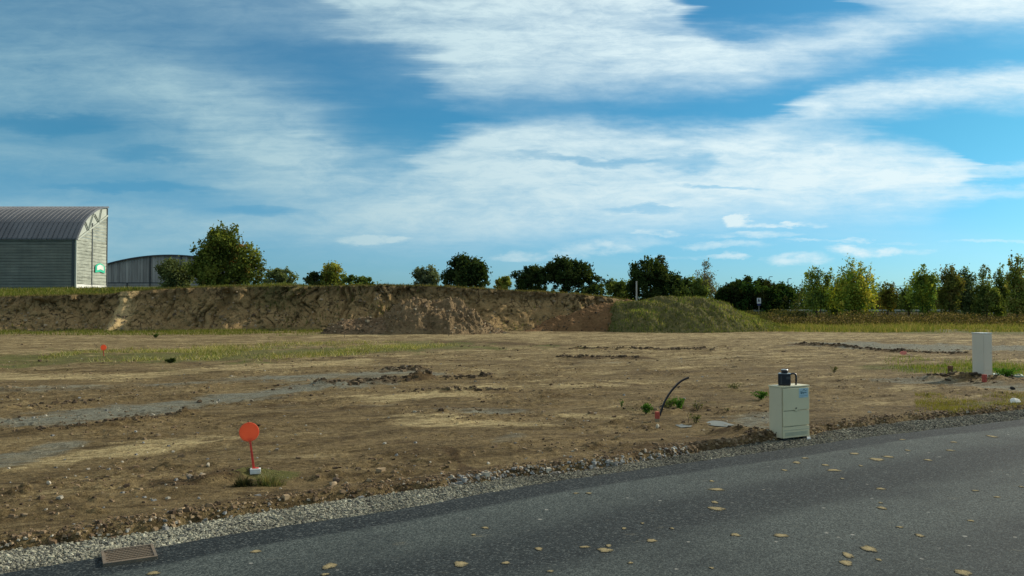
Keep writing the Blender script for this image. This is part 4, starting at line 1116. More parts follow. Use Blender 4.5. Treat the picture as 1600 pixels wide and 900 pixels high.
def marker(label, px, py, scale=1.0, lean=0.0, foot=True, rz=0.35):
    g = G(px, py, 0.03); g.z = gz(g.x, g.y)
    root = empty("survey_marker", g, rz); tag(root, label, "survey marker", "round orange survey markers")
    hgt = (0.395 if foot else 0.285) * scale
    top = Vector((-lean * hgt, 0, hgt - 0.085))
    st_ = MB()
    # flat tapering blade with a raised central rib
    for (w_, th) in ((0.012, 0.004), (0.0045, 0.009)):
        p = [Vector((-w_, -th / 2, 0.02)), Vector((w_ , -th / 2, 0.02)), top + Vector((w_ * 0.7, -th / 2, 0)), top + Vector((-w_ * 0.7, -th / 2, 0))]
        st_.prism(p, (0, th, 0))
    st_.prism([Vector((-0.022, -0.003, 0.02)), Vector((0.022, -0.003, 0.02)), Vector((0.011, -0.003, 0.05)), Vector((-0.011, -0.003, 0.05))], (0, 0.006, 0))
    st_.build("stake", m_red, root)
    d = MB(); r = 0.088
    cpt = top + Vector((-lean * r, 0, r * 0.93))
    ring = []
    pts_ = []
    for k in range(40):
        a = 2 * pi * k / 40
        pts_.append(cpt + Vector((cos(a) * r, -0.0035, sin(a) * r)))
    d.prism(pts_, (0, 0.007, 0))
    d.prism([top + Vector((-0.022, -0.003, r * 0.25)), top + Vector((-0.009, -0.003, -0.02)), top + Vector((0.009, -0.003, -0.02)), top + Vector((0.022, -0.003, r * 0.25))], (0, 0.006, 0))
    o = d.build("disc", m_or, root)
    rim = MB(); rim.tube([cpt + Vector((cos(2 * pi * k / 40) * r, 0, sin(2 * pi * k / 40) * r)) for k in range(41)], 0.0042, 6)
    rim.build("rim", m_or, o)
    if foot:
        f_ = MB(); f_.box((0.012, 0, 0.016), (0.098, 0.07, 0.05)); f_.build("foot", m_whitep, root, bevel=0.006)
        f2 = MB(); f2.box((0.012, 0, 0.044), (0.06, 0.03, 0.008)); f2.build("socket", m_red, root, bevel=0.002)
    return root
marker("large near orange disc marker on a leaning red stake with a white foot", 397, 742, 1.0, 0.10, True, 0.30)
marker("small distant orange disc marker standing in the grass patch at left", 162, 557, 1.0, 0.02, False, 0.1)

# fallen orange marker near the pillar
g = G(1412, 556, 0.03); g.z = gz(g.x, g.y) + 0.07
fm = empty("fallen_marker", g, 0.2); tag(fm, "pinkish orange marker lying tipped over on a ridge of soil, left of the tall pillar", "survey marker")
d = MB(); d.prism([Vector((cos(2 * pi * k / 24) * 0.13, 0, sin(2 * pi * k / 24) * 0.06)) for k in range(24)], (0, 0.02, 0)); d.build("disc", plain("faded orange", (0.80, 0.25, 0.20), 0.6), fm)
d = MB(); d.tube([(0.08, 0, 0), (0.2, -0.05, -0.06), (0.28, -0.1, -0.09)], [0.012, 0.012, 0.01], 6); d.build("stake", plain("faded stake", (0.60, 0.38, 0.30), 0.6), fm)

def peg(label, px, py, hpx, wpx, c_top, c_low, cut=0.55, lean=0.0):
    g = G(px, py, 0.02); D = g.y; h = hpx * D / F; w = wpx * D / F; g.z = gz(g.x, g.y)
    r = empty("marker_peg", g, 0.4); tag(r, label, "peg", "short marker pegs in the soil")
    a = MB(); a.box((0, 0, h * (1 - cut) / 2 - 0.01), (w, w, h * (1 - cut) + 0.02)); a.build("shaft", c_low, r, bevel=w * 0.08)
    b = MB(); b.box((0, 0, h * (1 - cut / 2)), (w * 1.12, w * 1.12, h * cut)); b.build("painted_head", c_top, r, bevel=w * 0.1)
    r.rotation_euler = (0, lean, 0.4)
m_pr = plain("dull red paint", (0.42, 0.07, 0.045), 0.7, var=0.3, scale=30); m_wood = plain("weathered wood", (0.30, 0.24, 0.15), 0.85, var=0.2)
peg("red-topped wooden peg standing left of the curved black pipe's foot", 1027, 663, 18, 5, m_pr, m_wood, 0.6)
peg("red peg leaning at the foot of the tall beige pillar", 1538, 601, 12, 5, m_pr, m_pr, 0.5, 0.05)
peg("brown peg standing in the green grass left of the tall pillar", 1485, 581, 10, 5, plain("rusty brown", (0.16, 0.07, 0.03), 0.8), plain("rusty brown dark", (0.10, 0.05, 0.03), 0.8), 0.5)

# thin sticks far out
for (a, b, h_, lab) in ((538, 528, 10, "thin dark stick upright in the soil before the low dark heap"), (701, 526, 6, "thin short stick on the far sand before the tall brown heap"), (1075, 665, 14, "thin twig standing on soil right of the black pipe"),
                        (385, 521, 14, "dark thin stick at the right end of the green strip under the bank")):
    g = G(a, b, 0.02); D = g.y
    s_ = MB(); hh_ = h_ * D / F
    s_.tube([(0, 0, -0.02), (0.01, 0, hh_ * 0.5), (-0.01, 0, hh_)], [0.45 * D / F, 0.4 * D / F, 0.3 * D / F], 6)
    if a == 385: s_.tube([(0, 0, hh_ * .4), (hh_ * .4, 0, hh_ * .75)], [0.4 * D / F, 0.2 * D / F], 5)
    o = s_.build("stick", M_BARK); o.location = (g.x, g.y, gz(g.x, g.y)); tag(o, lab, "stick")

# ------------------------------------------------------------------ curved black pipe
base_p = G(1031, 650, 0.02); D = base_p.y; base_p.z = gz(base_p.x, base_p.y)
cps = [(1030, 652), (1034, 640), (1039, 627), (1046, 615), (1055, 604), (1065, 595), (1076, 590)]
pts_ = [P(a, b, D) - base_p for a, b in cps]
# smooth resample
tt = np.linspace(0, len(pts_) - 1, 25); arr = np.array(pts_)
def cr(t):
    i = int(min(t, len(arr) - 2)); f = t - i
    p0 = arr[max(i - 1, 0)]; p1 = arr[i]; p2 = arr[i + 1]; p3 = arr[min(i + 2, len(arr) - 1)]
    return 0.5 * ((2 * p1) + (-p0 + p2) * f + (2 * p0 - 5 * p1 + 4 * p2 - p3) * f * f + (-p0 + 3 * p1 - 3 * p2 + p3) * f ** 3)
pp = [cr(t) for t in tt]
m_pipe = plain("black polyethylene", (0.014, 0.012, 0.016), 0.38, var=0.2)
root = empty("curved_pipe", base_p); tag(root, "black plastic pipe curving up out of the soil", "pipe")
p_ = MB(); p_.tube(pp, 0.0155, 14); p_.build("pipe_body", m_pipe, root, smooth=True)
tdir = Vector(pp[-1] - pp[-2]).normalized()
p_ = MB(); p_.tube([Vector(pp[-1]) - tdir * 0.01, Vector(pp[-1]) + tdir * 0.004], 0.0172, 14); p_.build("cut_end", m_pipe, root)
p_ = MB(); p_.tube([Vector(pp[6]) + Vector((-.02, 0, 0)), Vector(pp[5]) + Vector((-.045, 0, -.005)), Vector(pp[4]) + Vector((-.02, -.01, 0))], 0.008, 8); p_.build("loop_tie", m_pipe, root)

# ------------------------------------------------------------------ metal cabinet by the road
m_cab = plain("cream polyester cabinet", (0.68, 0.64, 0.42), 0.42, var=0.05, scale=3)
m_cab_shade = plain("cream polyester, shaded side tone", (0.66, 0.60, 0.42), 0.5, var=0.06, scale=3)  # copy of the cream with the side's shade toned into the colour
m_black = plain("black rubber", (0.018, 0.018, 0.02), 0.5)
fc0 = G(1223, 690, 0.0)
ang = math.atan2(0.47, 0.883)
gcab = max(gz(fc0.x + 0.2, fc0.y + 0.15), 0.0)
cab = empty("utility_cabinet", (fc0.x, fc0.y, 0.0), ang)
tag(cab, "cream metal utility cabinet with two doors standing on the gravel shoulder", "utility cabinet")
Wd, Dp, Hc, z0 = 0.455, 0.215, 0.618, 0.035
b = MB(); b.box((Wd / 2, Dp / 2 + 0.006, z0 + Hc / 2), (Wd, Dp - 0.012, Hc)); b.build("housing", m_cab_shade, cab, bevel=0.006)
b = MB(); b.box((Wd / 2, Dp / 2, z0 + Hc + 0.006), (Wd + 0.012, Dp + 0.016, 0.018)); b.build("lid", m_cab, cab, bevel=0.005)
zd0 = z0 + 0.145
b = MB(); b.box((Wd / 2, -0.004, (z0 + Hc - 0.012 + z0 + 0.335) / 2), (Wd - 0.012, 0.016, Hc - 0.012 - 0.335 )); up = b.build("upper_door", m_cab, cab, bevel=0.004)
b = MB(); b.box((Wd / 2, -0.002, (z0 + 0.327 + zd0) / 2), (Wd - 0.012, 0.014, 0.327 + z0 - zd0)); lo = b.build("lower_door", m_cab, cab, bevel=0.004)
b = MB(); b.box((Wd / 2, -0.001, z0 + 0.068), (Wd - 0.006, 0.014, 0.13)); pl = b.build("plinth", m_cab, cab, bevel=0.003)
for k in range(4):
    b = MB(); b.box((Wd / 2, -0.010, z0 + 0.032 + k * 0.012), (Wd - 0.06, 0.006, 0.0045)); b.build("louvre", plain("louvre grey", (0.42, 0.43, 0.34), 0.5) if k == 0 else bpy.data.materials["louvre grey"], pl)
b = MB(); b.box((Wd / 2, -0.0085, z0 + 0.095), (Wd - 0.012, 0.004, 0.005)); b.build("seam", bpy.data.materials["louvre grey"], pl)
b = MB(); b.tube([(Wd / 2 - 0.01, -0.010, z0 + 0.360), (Wd / 2 - 0.01, -0.020, z0 + 0.360)], 0.010, 12); lk = b.build("lock", plain("lock metal", (0.25, 0.23, 0.2), 0.4, 0.8), up)
b = MB(); b.box((Wd / 2 - 0.005, -0.012, z0 + 0.328), (0.05, 0.014, 0.012)); b.build("latch", m_cab, lo, bevel=0.003)
m_feet = m_black
for (a, bb_) in ((0.06, 0.04), (Wd - 0.06, 0.04), (0.06, Dp - 0.04), (Wd - 0.06, Dp - 0.04)):
    b = MB(); b.box((a, bb_, z0 / 2 - 0.02), (0.07, 0.05, z0 + 0.04)); b.build("foot", m_feet, cab, bevel=0.004)
b = MB(); b.box((Wd / 2 - 0.06, Dp / 2, z0 - 0.012), (0.16, 0.08, 0.03)); b.build("cable_entry", m_black, cab)
for k in (0.05, 0.10):
    b = MB(); b.tube([(0.004, 0.05 + k, z0 + 0.06), (-0.004, 0.05 + k, z0 + 0.06)], 0.007, 10); b.build("screw", bpy.data.materials["lock metal"], cab)
# sticker: pale blue, a gabled line over two rows of dark strokes
m_stk = plain("pale blue sticker", (0.42, 0.60, 0.66), 0.35, var=0.05)
m_ink = plain("dark teal ink", (0.04, 0.12, 0.16), 0.5); m_ink2 = plain("mid blue ink", (0.20, 0.36, 0.46), 0.5)
sx, sz0, sw, sh = Wd - 0.185, z0 + Hc - 0.135, 0.155, 0.115
b = MB(); b.box((sx + sw / 2, -0.0130, sz0 + sh / 2), (sw, 0.0018, sh)); stk = b.build("sticker", m_stk, up)
b = MB()
def bar(x0, z0_, x1, z1, th, mb):
    d = Vector((x1 - x0, 0, z1 - z0_)); nn = Vector((-d.z, 0, d.x)).normalized() * th / 2
    q0 = Vector((x0, -0.0152, z0_)); q1 = Vector((x1, -0.0152, z1))
    mb.prism([q0 - nn, q1 - nn, q1 + nn, q0 + nn], (0, 0.0010, 0))
ex = lambda f: sx + sw * f
ez = lambda f: sz0 + sh * f
bar(ex(.12), ez(.68), ex(.40), ez(.68), 0.006, b); bar(ex(.40), ez(.69), ex(.54), ez(.92), 0.006, b); bar(ex(.54), ez(.92), ex(.68), ez(.70), 0.006, b)
bar(ex(.68), ez(.72), ex(.92), ez(.80), 0.005, b)
b.build("roof_emblem", m_ink, stk)
# illegible word in the photograph: only its dark and light strokes are repeated
b = MB()
for (a0, a1, c0, c1) in ((.14, .20, .46, .56), (.22, .33, .40, .58), (.35, .40, .44, .57), (.43, .52, .45, .56), (.485, .505, .36, .60), (.56, .62, .48, .56), (.64, .70, .48, .57), (.72, .82, .47, .56)):
    bar(ex(a0), ez((c0 + c1) / 2), ex(a1), ez((c0 + c1) / 2), sh * (c1 - c0), b)
b.build("lettering", m_ink, stk)
b = MB()
bar(ex(.10), ez(.24), ex(.60), ez(.24), 0.005, b); bar(ex(.62), ez(.22), ex(.92), ez(.20), 0.006, b); bar(ex(.05), ez(.07), ex(.50), ez(.07), 0.006, b)
b.build("small_print", m_ink2, stk)

# black flask-like device on top
m_dev = plain("glossy black plastic", (0.012, 0.014, 0.022), 0.28, var=0.2)
m_cap = plain("silver grey cap", (0.42, 0.47, 0.48), 0.3, 0.5)
R = Matrix.Rotation(ang, 3, 'Z')
dp = Vector((fc0.x, fc0.y, 0)) + R @ Vector((0.150, 0.10, z0 + Hc + 0.015))
dev = empty("black_canister", dp, -0.28); dev.scale = (1.12, 1.12, 1.12); tag(dev, "black canister with a side handle and grey cap standing on the cream cabinet", "canister")
b = MB(); b.box((-0.006, 0, 0.066), (0.132, 0.10, 0.132)); b.build("body", m_dev, dev, bevel=0.014, seg=3)
b = MB(); b.prism([Vector((-0.062, -0.045, 0.128)), Vector((0.062, -0.045, 0.128)), Vector((0.062, 0.045, 0.128)), Vector((-0.062, 0.045, 0.128))][::-1], (0, 0, 0.006)); b.build("shoulder", m_cap, dev)
b = MB(); b.tube([(-0.002, 0, 0.134), (-0.002, 0, 0.158)], 0.036, 18); b.tube([(-0.002, 0, 0.158), (-0.002, 0, 0.170)], [0.042, 0.036], 18); cp = b.build("cap", m_dev, dev)
b = MB(); b.tube([(-0.002, 0, 0.1705), (-0.002, 0, 0.176)], [0.037, 0.032], 18); b.build("cap_top", m_cap, cp)
b = MB(); b.tube([(0.05, 0, 0.124), (0.088, 0, 0.131), (0.110, 0, 0.124), (0.118, 0, 0.10), (0.118, 0, 0.05), (0.115, 0, 0.006)], [0.010, 0.010, 0.0105, 0.0105, 0.0105, 0.010], 10); b.build("handle", m_dev, dev, smooth=True)
b = MB(); b.box((-0.040, -0.051, 0.06), (0.012, 0.004, 0.09)); b.box((0.035, -0.0505, 0.085), (0.045, 0.003, 0.03)); b.build("front_ribs", plain("dark grey print", (0.05, 0.055, 0.06), 0.5), dev)
# small white scrap under its right foot
g = G(1263, 686, 0.012)
b = MB(); b.prism([Vector((-0.022, -0.015, 0)), Vector((0.02, -0.02, 0.004)), Vector((0.026, 0.012, 0.02)), Vector((-0.01, 0.02, 0.016))], (0.003, 0.004, 0.01)); o = b.build("paper_scrap", m_whitep); o.location = g; tag(o, "small white scrap on the gravel under the cabinet's right foot", "scrap")

# ------------------------------------------------------------------ tall pillar cabinet on the right
m_pil = plain("beige polyester", (0.68, 0.62, 0.50), 0.55, var=0.05, scale=2)
m_pilt = plain("pale lid", (0.68, 0.70, 0.66), 0.45, var=0.04)
fp = G(1537, 597, 0.0)
fp.z = 0.0
pr = empty("pillar_cabinet", fp, math.atan2(0.25, 0.968)); tag(pr, "tall beige pillar-shaped utility cabinet standing in grey soil at the right", "utility cabinet")
wR, wL, Hp = 0.235, 0.30, 1.045
b = MB(); b.box((wR / 2, wL / 2, Hp / 2 - 0.06), (wR, wL, Hp + 0.12)); body = b.build("housing", m_pil, pr, bevel=0.006)
b = MB(); b.box((wR / 2, wL / 2, Hp + 0.010), (wR + 0.014, wL + 0.014, 0.020)); b.build("lid", m_pilt, pr, bevel=0.006)
b = MB(); b.box((wR / 2, -0.004, Hp / 2 + 0.10), (wR - 0.03, 0.008, Hp - 0.30)); dr = b.build("door", m_pil, pr, bevel=0.003)
b = MB(); b.tube([(wR - 0.04, -0.008, Hp * 0.6), (wR - 0.04, -0.014, Hp * 0.6)], 0.008, 10); b.build("lock", bpy.data.materials["lock metal"], dr)

# concrete frame right of the pillar
g = G(1575, 590, 0.0); zz = gz(g.x, g.y) + 0.01
cf = empty("inspection_frame", (g.x, g.y, zz), -0.5); tag(cf, "flat concrete inspection frame with pale green edge on the soil right of the tall pillar", "inspection cover")
m_conc = plain("grey concrete", (0.27, 0.26, 0.23), 0.9, var=0.2, scale=12); m_pg = plain("pale green edge", (0.38, 0.46, 0.38), 0.7)
b = MB(); b.box((0, 0, 0.0), (0.52, 0.52, 0.03)); b.build("slab", m_conc, cf, bevel=0.004)
for (cx_, cy_, a_, b2) in ((0, -0.27, 0.58, 0.035), (0, 0.27, 0.58, 0.035), (-0.27, 0, 0.035, 0.50), (0.27, 0, 0.035, 0.50)):
    b = MB(); b.box((cx_, cy_, 0.012), (a_, b2, 0.05)); b.build("edge", m_pg, cf, bevel=0.003)

# ------------------------------------------------------------------ cast drain cover in the foreground
m_iron, N_ = new_mat("rusty cast iron")
t_ = N_.node('ShaderNodeTexCoord').outputs['Object']
n1 = N_.noise(t_, 7, 5, 0.65); n2 = N_.noise(t_, 60, 4, 0.7)
finish(N_, N_.ramp(N_.math('ADD', N_.math('MULTIPLY', n1, 0.65), N_.math('MULTIPLY', n2, 0.35)), [(0.36, (0.085, 0.085, 0.075)), (0.5, (0.15, 0.12, 0.085)), (0.66, (0.24, 0.18, 0.115))]), 0.8, N_.bump(n2, 0.4, 0.004))
c00 = G(161, 885, 0.02); c10 = G(245, 873, 0.02); c01 = G(152, 864, 0.02)
ux = (c10 - c00); ax = math.atan2(ux.y, ux.x); wX = ux.length; uy = (c01 - c00); wY = 0.20
dcv = empty("drain_cover", (c00.x, c00.y, 0.020), ax); tag(dcv, "rusty cast-iron drain cover set between gravel and asphalt at bottom left", "drain cover")
wX *= 1.02; wY = abs(uy.length) * 0.95
b = MB(); b.box((wX / 2, wY / 2, -0.02), (wX, wY, 0.055)); b.build("plate", m_iron, dcv, bevel=0.003)
fr = MB()
for (cx_, cy_, a_, b2) in ((wX / 2, 0.009, wX, 0.018), (wX / 2, wY - 0.009, wX, 0.018), (0.009, wY / 2, 0.018, wY - 0.036), (wX - 0.009, wY / 2, 0.018, wY - 0.036)):
    fr.box((cx_, cy_, 0.012), (a_ - 0.001, b2, 0.010))
fr.build("frame", m_iron, dcv)
sd_ = None
stud_mesh = None
nxs, nys = 13, 7
for i in range(nxs):
    for j in range(nys):
        px0 = 0.034 + (wX - 0.068) * (i + (0.5 if j % 2 else 0.0)) / (nxs - 0.5); py0 = 0.034 + (wY - 0.068) * j / (nys - 1)
        if stud_mesh is None:
            b = MB(); b.box((0, 0, 0), (0.019, 0.011, 0.008)); o = b.build("stud", m_iron, dcv, bevel=0.002, seg=1); stud_mesh = o.data
        else:
            o = link(bpy.data.objects.new("stud", stud_mesh), dcv)
        o.location = (px0, py0, 0.0105)

# ------------------------------------------------------------------ big shed on the left
DS = 90.0
cn = P(118, 373, DS)                       # near eave corner
zb = plateau_z(np.array([-49.0]), np.array([90.0]))[0] - 0.1
xs_ = cn.x; eave = cn.z
D2 = -xs_ / ((800 - 165.5) / F)
depth = D2 - DS
ridge = P(165, 325, D2).z
m_plank_shade, N_ = new_mat("weathered planks, shaded tone")  # long side: shade is toned into the plank colour
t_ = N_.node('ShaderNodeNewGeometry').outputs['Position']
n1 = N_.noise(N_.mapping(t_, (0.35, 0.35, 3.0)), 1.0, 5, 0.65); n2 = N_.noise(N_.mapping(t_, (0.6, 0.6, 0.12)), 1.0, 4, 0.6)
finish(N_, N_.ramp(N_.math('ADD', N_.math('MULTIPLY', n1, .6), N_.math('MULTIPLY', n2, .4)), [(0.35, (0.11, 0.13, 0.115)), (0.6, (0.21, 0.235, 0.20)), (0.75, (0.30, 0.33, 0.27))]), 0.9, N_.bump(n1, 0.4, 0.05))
m_plank_sun, N_ = new_mat("weathered planks, sunlit tone")  # end wall: same planks with sunlight lightened into the colour
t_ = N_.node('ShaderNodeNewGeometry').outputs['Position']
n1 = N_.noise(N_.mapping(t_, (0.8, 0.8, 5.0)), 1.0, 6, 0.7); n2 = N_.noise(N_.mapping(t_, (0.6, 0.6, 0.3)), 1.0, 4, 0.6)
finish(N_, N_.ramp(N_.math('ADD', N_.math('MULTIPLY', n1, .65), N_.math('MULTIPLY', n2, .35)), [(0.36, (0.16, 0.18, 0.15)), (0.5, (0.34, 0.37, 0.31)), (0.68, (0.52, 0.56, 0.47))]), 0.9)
m_roof, N_ = new_mat("grey metal roofing")
t_ = N_.node('ShaderNodeNewGeometry').outputs['Position']
finish(N_, N_.ramp(N_.noise(N_.mapping(t_, (0.5, 0.5, 0.15)), 1.0, 4, 0.6), [(0.3, (0.105, 0.118, 0.135)), (0.7, (0.16, 0.175, 0.195))]), 0.5, metal=0.0)
m_trim = plain("pale grey trim", (0.43, 0.47, 0.41), 0.7, var=0.1, scale=1.5)
m_dkst = plain("dark steel", (0.045, 0.06, 0.065), 0.6)
m_wbase = plain("white render", (0.72, 0.74, 0.68), 0.8, var=0.15, scale=1.0)
LEN = 40.0
shed = empty("large_shed", (xs_, DS, zb)); tag(shed, "large grey boarded shed with a curved ribbed metal roof and an end wall coloured in a sunlit tone", "shed")
H1 = eave - zb; H2 = ridge - zb
b = MB(); b.box((-LEN / 2, depth / 2 + 0.1, H1 / 2 - 0.2), (LEN - 0.3, depth - 0.2, H1 + 0.3 )); b.build("wall_core", m_dkst, shed)
# horizontal planks on the long side
npk = 17; ph = (H1 - 0.45) / npk; pmesh = None
for i in range(npk):
    for seg in range(4):
        wseg = LEN / 4
        if pmesh is None:
            b = MB(); b.box((0, 0, 0), (wseg - 0.05, 0.10, ph - 0.035)); o = b.build("plank", m_plank_shade, shed); pmesh = o.data
        else: o = link(bpy.data.objects.new("plank", pmesh), shed)
        o.location = (-0.35 - wseg * (seg + 0.5), -0.02 + random.uniform(-0.012, 0.012), 0.45 + ph * (i + 0.5))
b = MB(); b.box((-LEN / 2 - 0.3, 0.0, 0.13), (LEN, 0.24, 0.58)); b.build("base_course", plain("concrete base", (0.20, 0.23, 0.20), 0.9), shed)
for k in range(5):
    b = MB(); b.box((-0.20 - k * 10.0, -0.06, H1 / 2), (0.24, 0.20, H1)); b.build("pilaster", m_dkst, shed)
# gable end facing right: planks in a painted sunlit tone, clipped by the sloping tie, truss above
gs = 2; nk = 22
pw = (depth - 0.35) / gs
def tieh(yy): return (H1 - 0.15) + (yy / depth) * ((H2 - 0.9) - (H1 - 0.15)) * 1.0
hk = (H2 - 1.0 - 0.9) / nk
for sgi in range(gs):
    y0 = 0.12 + sgi * (pw + 0.1); y1 = y0 + pw - 0.05
    for i in range(nk):
        z0_ = 0.85 + hk * i; z1_ = z0_ + hk - 0.03
        # clip by the tie line
        t0 = min(z1_, tieh(y0)); t1 = min(z1_, tieh(y1))
        if t1 <= z0_ + 0.02: continue
        if t0 <= z0_:
            yc = y0 + (z0_ - tieh(y0)) / (tieh(y1) - tieh(y0)) * (y1 - y0)
            if t1 < z1_: poly = [(yc, z0_), (y1, z0_), (y1, t1)]
            else:
                yd = y0 + (z1_ - tieh(y0)) / (tieh(y1) - tieh(y0)) * (y1 - y0)
                poly = [(yc, z0_), (y1, z0_), (y1, z1_), (min(yd, y1 - .01), z1_)]
        elif t0 < z1_:
            yd = y0 + (z1_ - tieh(y0)) / (tieh(y1) - tieh(y0)) * (y1 - y0)
            poly = [(y0, z0_), (y1, z0_), (y1, min(z1_, t1)), (min(yd, y1 - .01), min(z1_, t1)), (y0, t0)]
        else: poly = [(y0, z0_), (y1, z0_), (y1, z1_), (y0, z1_)]
        b = MB(); b.prism([Vector((0.0 + random.uniform(-.01, .01), a, c)) for a, c in poly], (0.08, 0, 0)); b.build("plank", m_plank_sun, shed)
    b = MB(); b.box((0.05, (y0 + y1) / 2, 0.15), (0.12, pw - 0.05, 1.3)); b.build("white_base", m_wbase, shed)
for yy in (0.04, 0.12 + pw + 0.02, depth - 0.06):
    b = MB(); hh = H1 if yy < 1 else (tieh(yy) + 0.5 if yy < depth - 1 else H2 - 0.05)
    b.box((0.04, yy, hh / 2), (0.20, 0.14, hh)); b.build("post", m_trim if yy < 1 else m_dkst, shed)
# arc roof
NA = 18
arc = []
for k in range(NA + 1):
    a = k / NA * radians(74)
    arc.append((sin(0) + (1 - cos(a)) / (1 - cos(radians(74))), sin(a) / sin(radians(74))))
# quarter-like vault: y goes 0..depth, z goes eave..ridge, steep at the eave
_fy = np.linspace(0, 1, NA + 1) ** 1.25
_fz = np.interp(_fy, [0, 0.04, 0.10, 0.21, 0.32, 0.43, 0.60, 0.80, 1.0], [0, 0.10, 0.24, 0.46, 0.60, 0.71, 0.85, 0.955, 1.0])
prof = [(depth * q0, H1 + (H2 - H1) * q1) for q0, q1 in zip(_fy, _fz)]
b = MB(); poly = [Vector((0.30, -0.12, H1 - 0.02))] + [Vector((0.30, a, c + 0.06)) for a, c in prof]
for (a0, c0), (a1, c1) in zip(prof[:-1], prof[1:]):
    nrm = Vector((0, -(c1 - c0), (a1 - a0))).normalized() * 0.12
    q = [Vector((0.28, a0, c0)), Vector((0.28, a1, c1)), Vector((0.28, a1, c1)) + nrm, Vector((0.28, a0, c0)) + nrm]
    b.prism(q, (-LEN - 0.5, 0, 0))
b.prism([Vector((0.28, -0.25, H1 - 0.10)), Vector((0.28, 0.05, H1 - 0.10)), Vector((0.28, 0.05, H1 + 0.06)), Vector((0.28, -0.25, H1 + 0.02))], (-LEN - 0.5, 0, 0))
roof = b.build("roof", m_roof, shed)
rm = None
nrib = int(LEN / 0.565)
for k in range(nrib):
    xk = 0.2 - k * 0.565
    if rm is None:
        b = MB()
        for (a0, c0), (a1, c1) in zip(prof[:-1], prof[1:]):
            nrm = Vector((0, -(c1 - c0), (a1 - a0))).normalized()
            q = [Vector((-.03, a0, c0)) + nrm * 0.10, Vector((-.03, a1, c1)) + nrm * 0.10, Vector((-.03, a1, c1)) + nrm * 0.20, Vector((-.03, a0, c0)) + nrm * 0.20]
            b.prism(q, (0.06, 0, 0))
        b.box((0, -0.28, H1 - 0.05), (0.10, 0.06, 0.14))
        o = b.build("roof_rib", m_roof, roof); rm = o.data
    else: o = link(bpy.data.objects.new("roof_rib", rm), roof)
    o.location = (xk, 0, 0)
# gable infill above the tie with truss diagonals
b = MB()
poly = [Vector((0.02, a, c - 0.02)) for a, c in prof] + [Vector((0.02, depth, tieh(depth))), Vector((0.02, 0, tieh(0)))]
for i in range(NA):
    a0, c0 = prof[i]; a1, c1 = prof[i + 1]
    b.prism([Vector((-0.02, a0, min(tieh(a0), c0 - .02))), Vector((-0.02, a1, min(tieh(a1), c1 - .02))), Vector((-0.02, a1, c1)), Vector((-0.02, a0, c0))], (0.07, 0, 0))
b.build("gable_infill", m_trim, shed)
def beam(p, q, w, name, mat, par, xo=0.10):
    b = MB(); p = Vector((xo, *p)); q = Vector((xo, *q)); d = (q - p).normalized(); nn = Vector((0, -d.z, d.y)) * w / 2
    b.prism([p - nn, q - nn, q + nn, p + nn], (0.12, 0, 0)); return b.build(name, mat, par)
beam((0.1, tieh(0.1) + .02), (depth - .1, tieh(depth - .1) + .02), 0.16, "tie_beam", m_trim, shed)
m_grn = plain("grey green steel", (0.24, 0.28, 0.24), 0.6)
def archz(yy): return float(np.interp(yy, [a for a, c in prof], [c for a, c in prof]))
ks = [0.25, 0.36, 0.52, 0.60, 0.70, 0.78]
zig = [(ks[0] * depth, archz(ks[0] * depth) - .1), (ks[1] * depth, tieh(ks[1] * depth)), (ks[2] * depth, archz(ks[2] * depth) - .1)]
for p, q in zip(zig[:-1], zig[1:]): beam(p, q, 0.09, "truss_diagonal", m_grn if p[1] > q[1] else m_trim, shed, 0.12)
zig = [(0.55 * depth, archz(.55 * depth) - .3), (0.70 * depth, tieh(.70 * depth)), (0.78 * depth, archz(.78 * depth) - .1)]
for p, q in zip(zig[:-1], zig[1:]): beam(p, q, 0.09, "truss_diagonal", m_grn if p[1] > q[1] else m_trim, shed, 0.12)
# green shield with a white open-book shape
zc = P(153, 419, DS + depth * 0.8).z - zb; yc = depth * 0.735; sw_, sh_ = 2.15, 0.95
m_green = plain("emerald sign", (0.02, 0.50, 0.30), 0.5, var=0.05)
def hexa(w, h, notch, x, th, name, mat, par, zo=0):
    b = MB(); L_ = [Vector((x, yc - w / 2, zc - h * .62 + zo)), Vector((x, yc, zc - h * .62 + notch + zo)), Vector((x, yc, zc + h * .6 + zo)), Vector((x, yc - w * .28, zc + h * .46 + zo)), Vector((x, yc - w / 2, zc + h * .20 + zo))]
    R_ = [Vector((x, yc, zc - h * .62 + notch + zo)), Vector((x, yc + w / 2, zc - h * .62 + zo)), Vector((x, yc + w / 2, zc + h * .20 + zo)), Vector((x, yc + w * .28, zc + h * .46 + zo)), Vector((x, yc, zc + h * .6 + zo))]
    b.prism(L_, (th, 0, 0)); b.prism(R_, (th, 0, 0)); return b.build(name, mat, par)
sg = hexa(sw_, sh_, 0.14, 0.16, 0.05, "shield_sign", m_green, shed)
hexa(sw_ * 0.70, sh_ * 0.60, 0.14, 0.22, 0.02, "book_emblem", m_wbase, sg, 0.06)

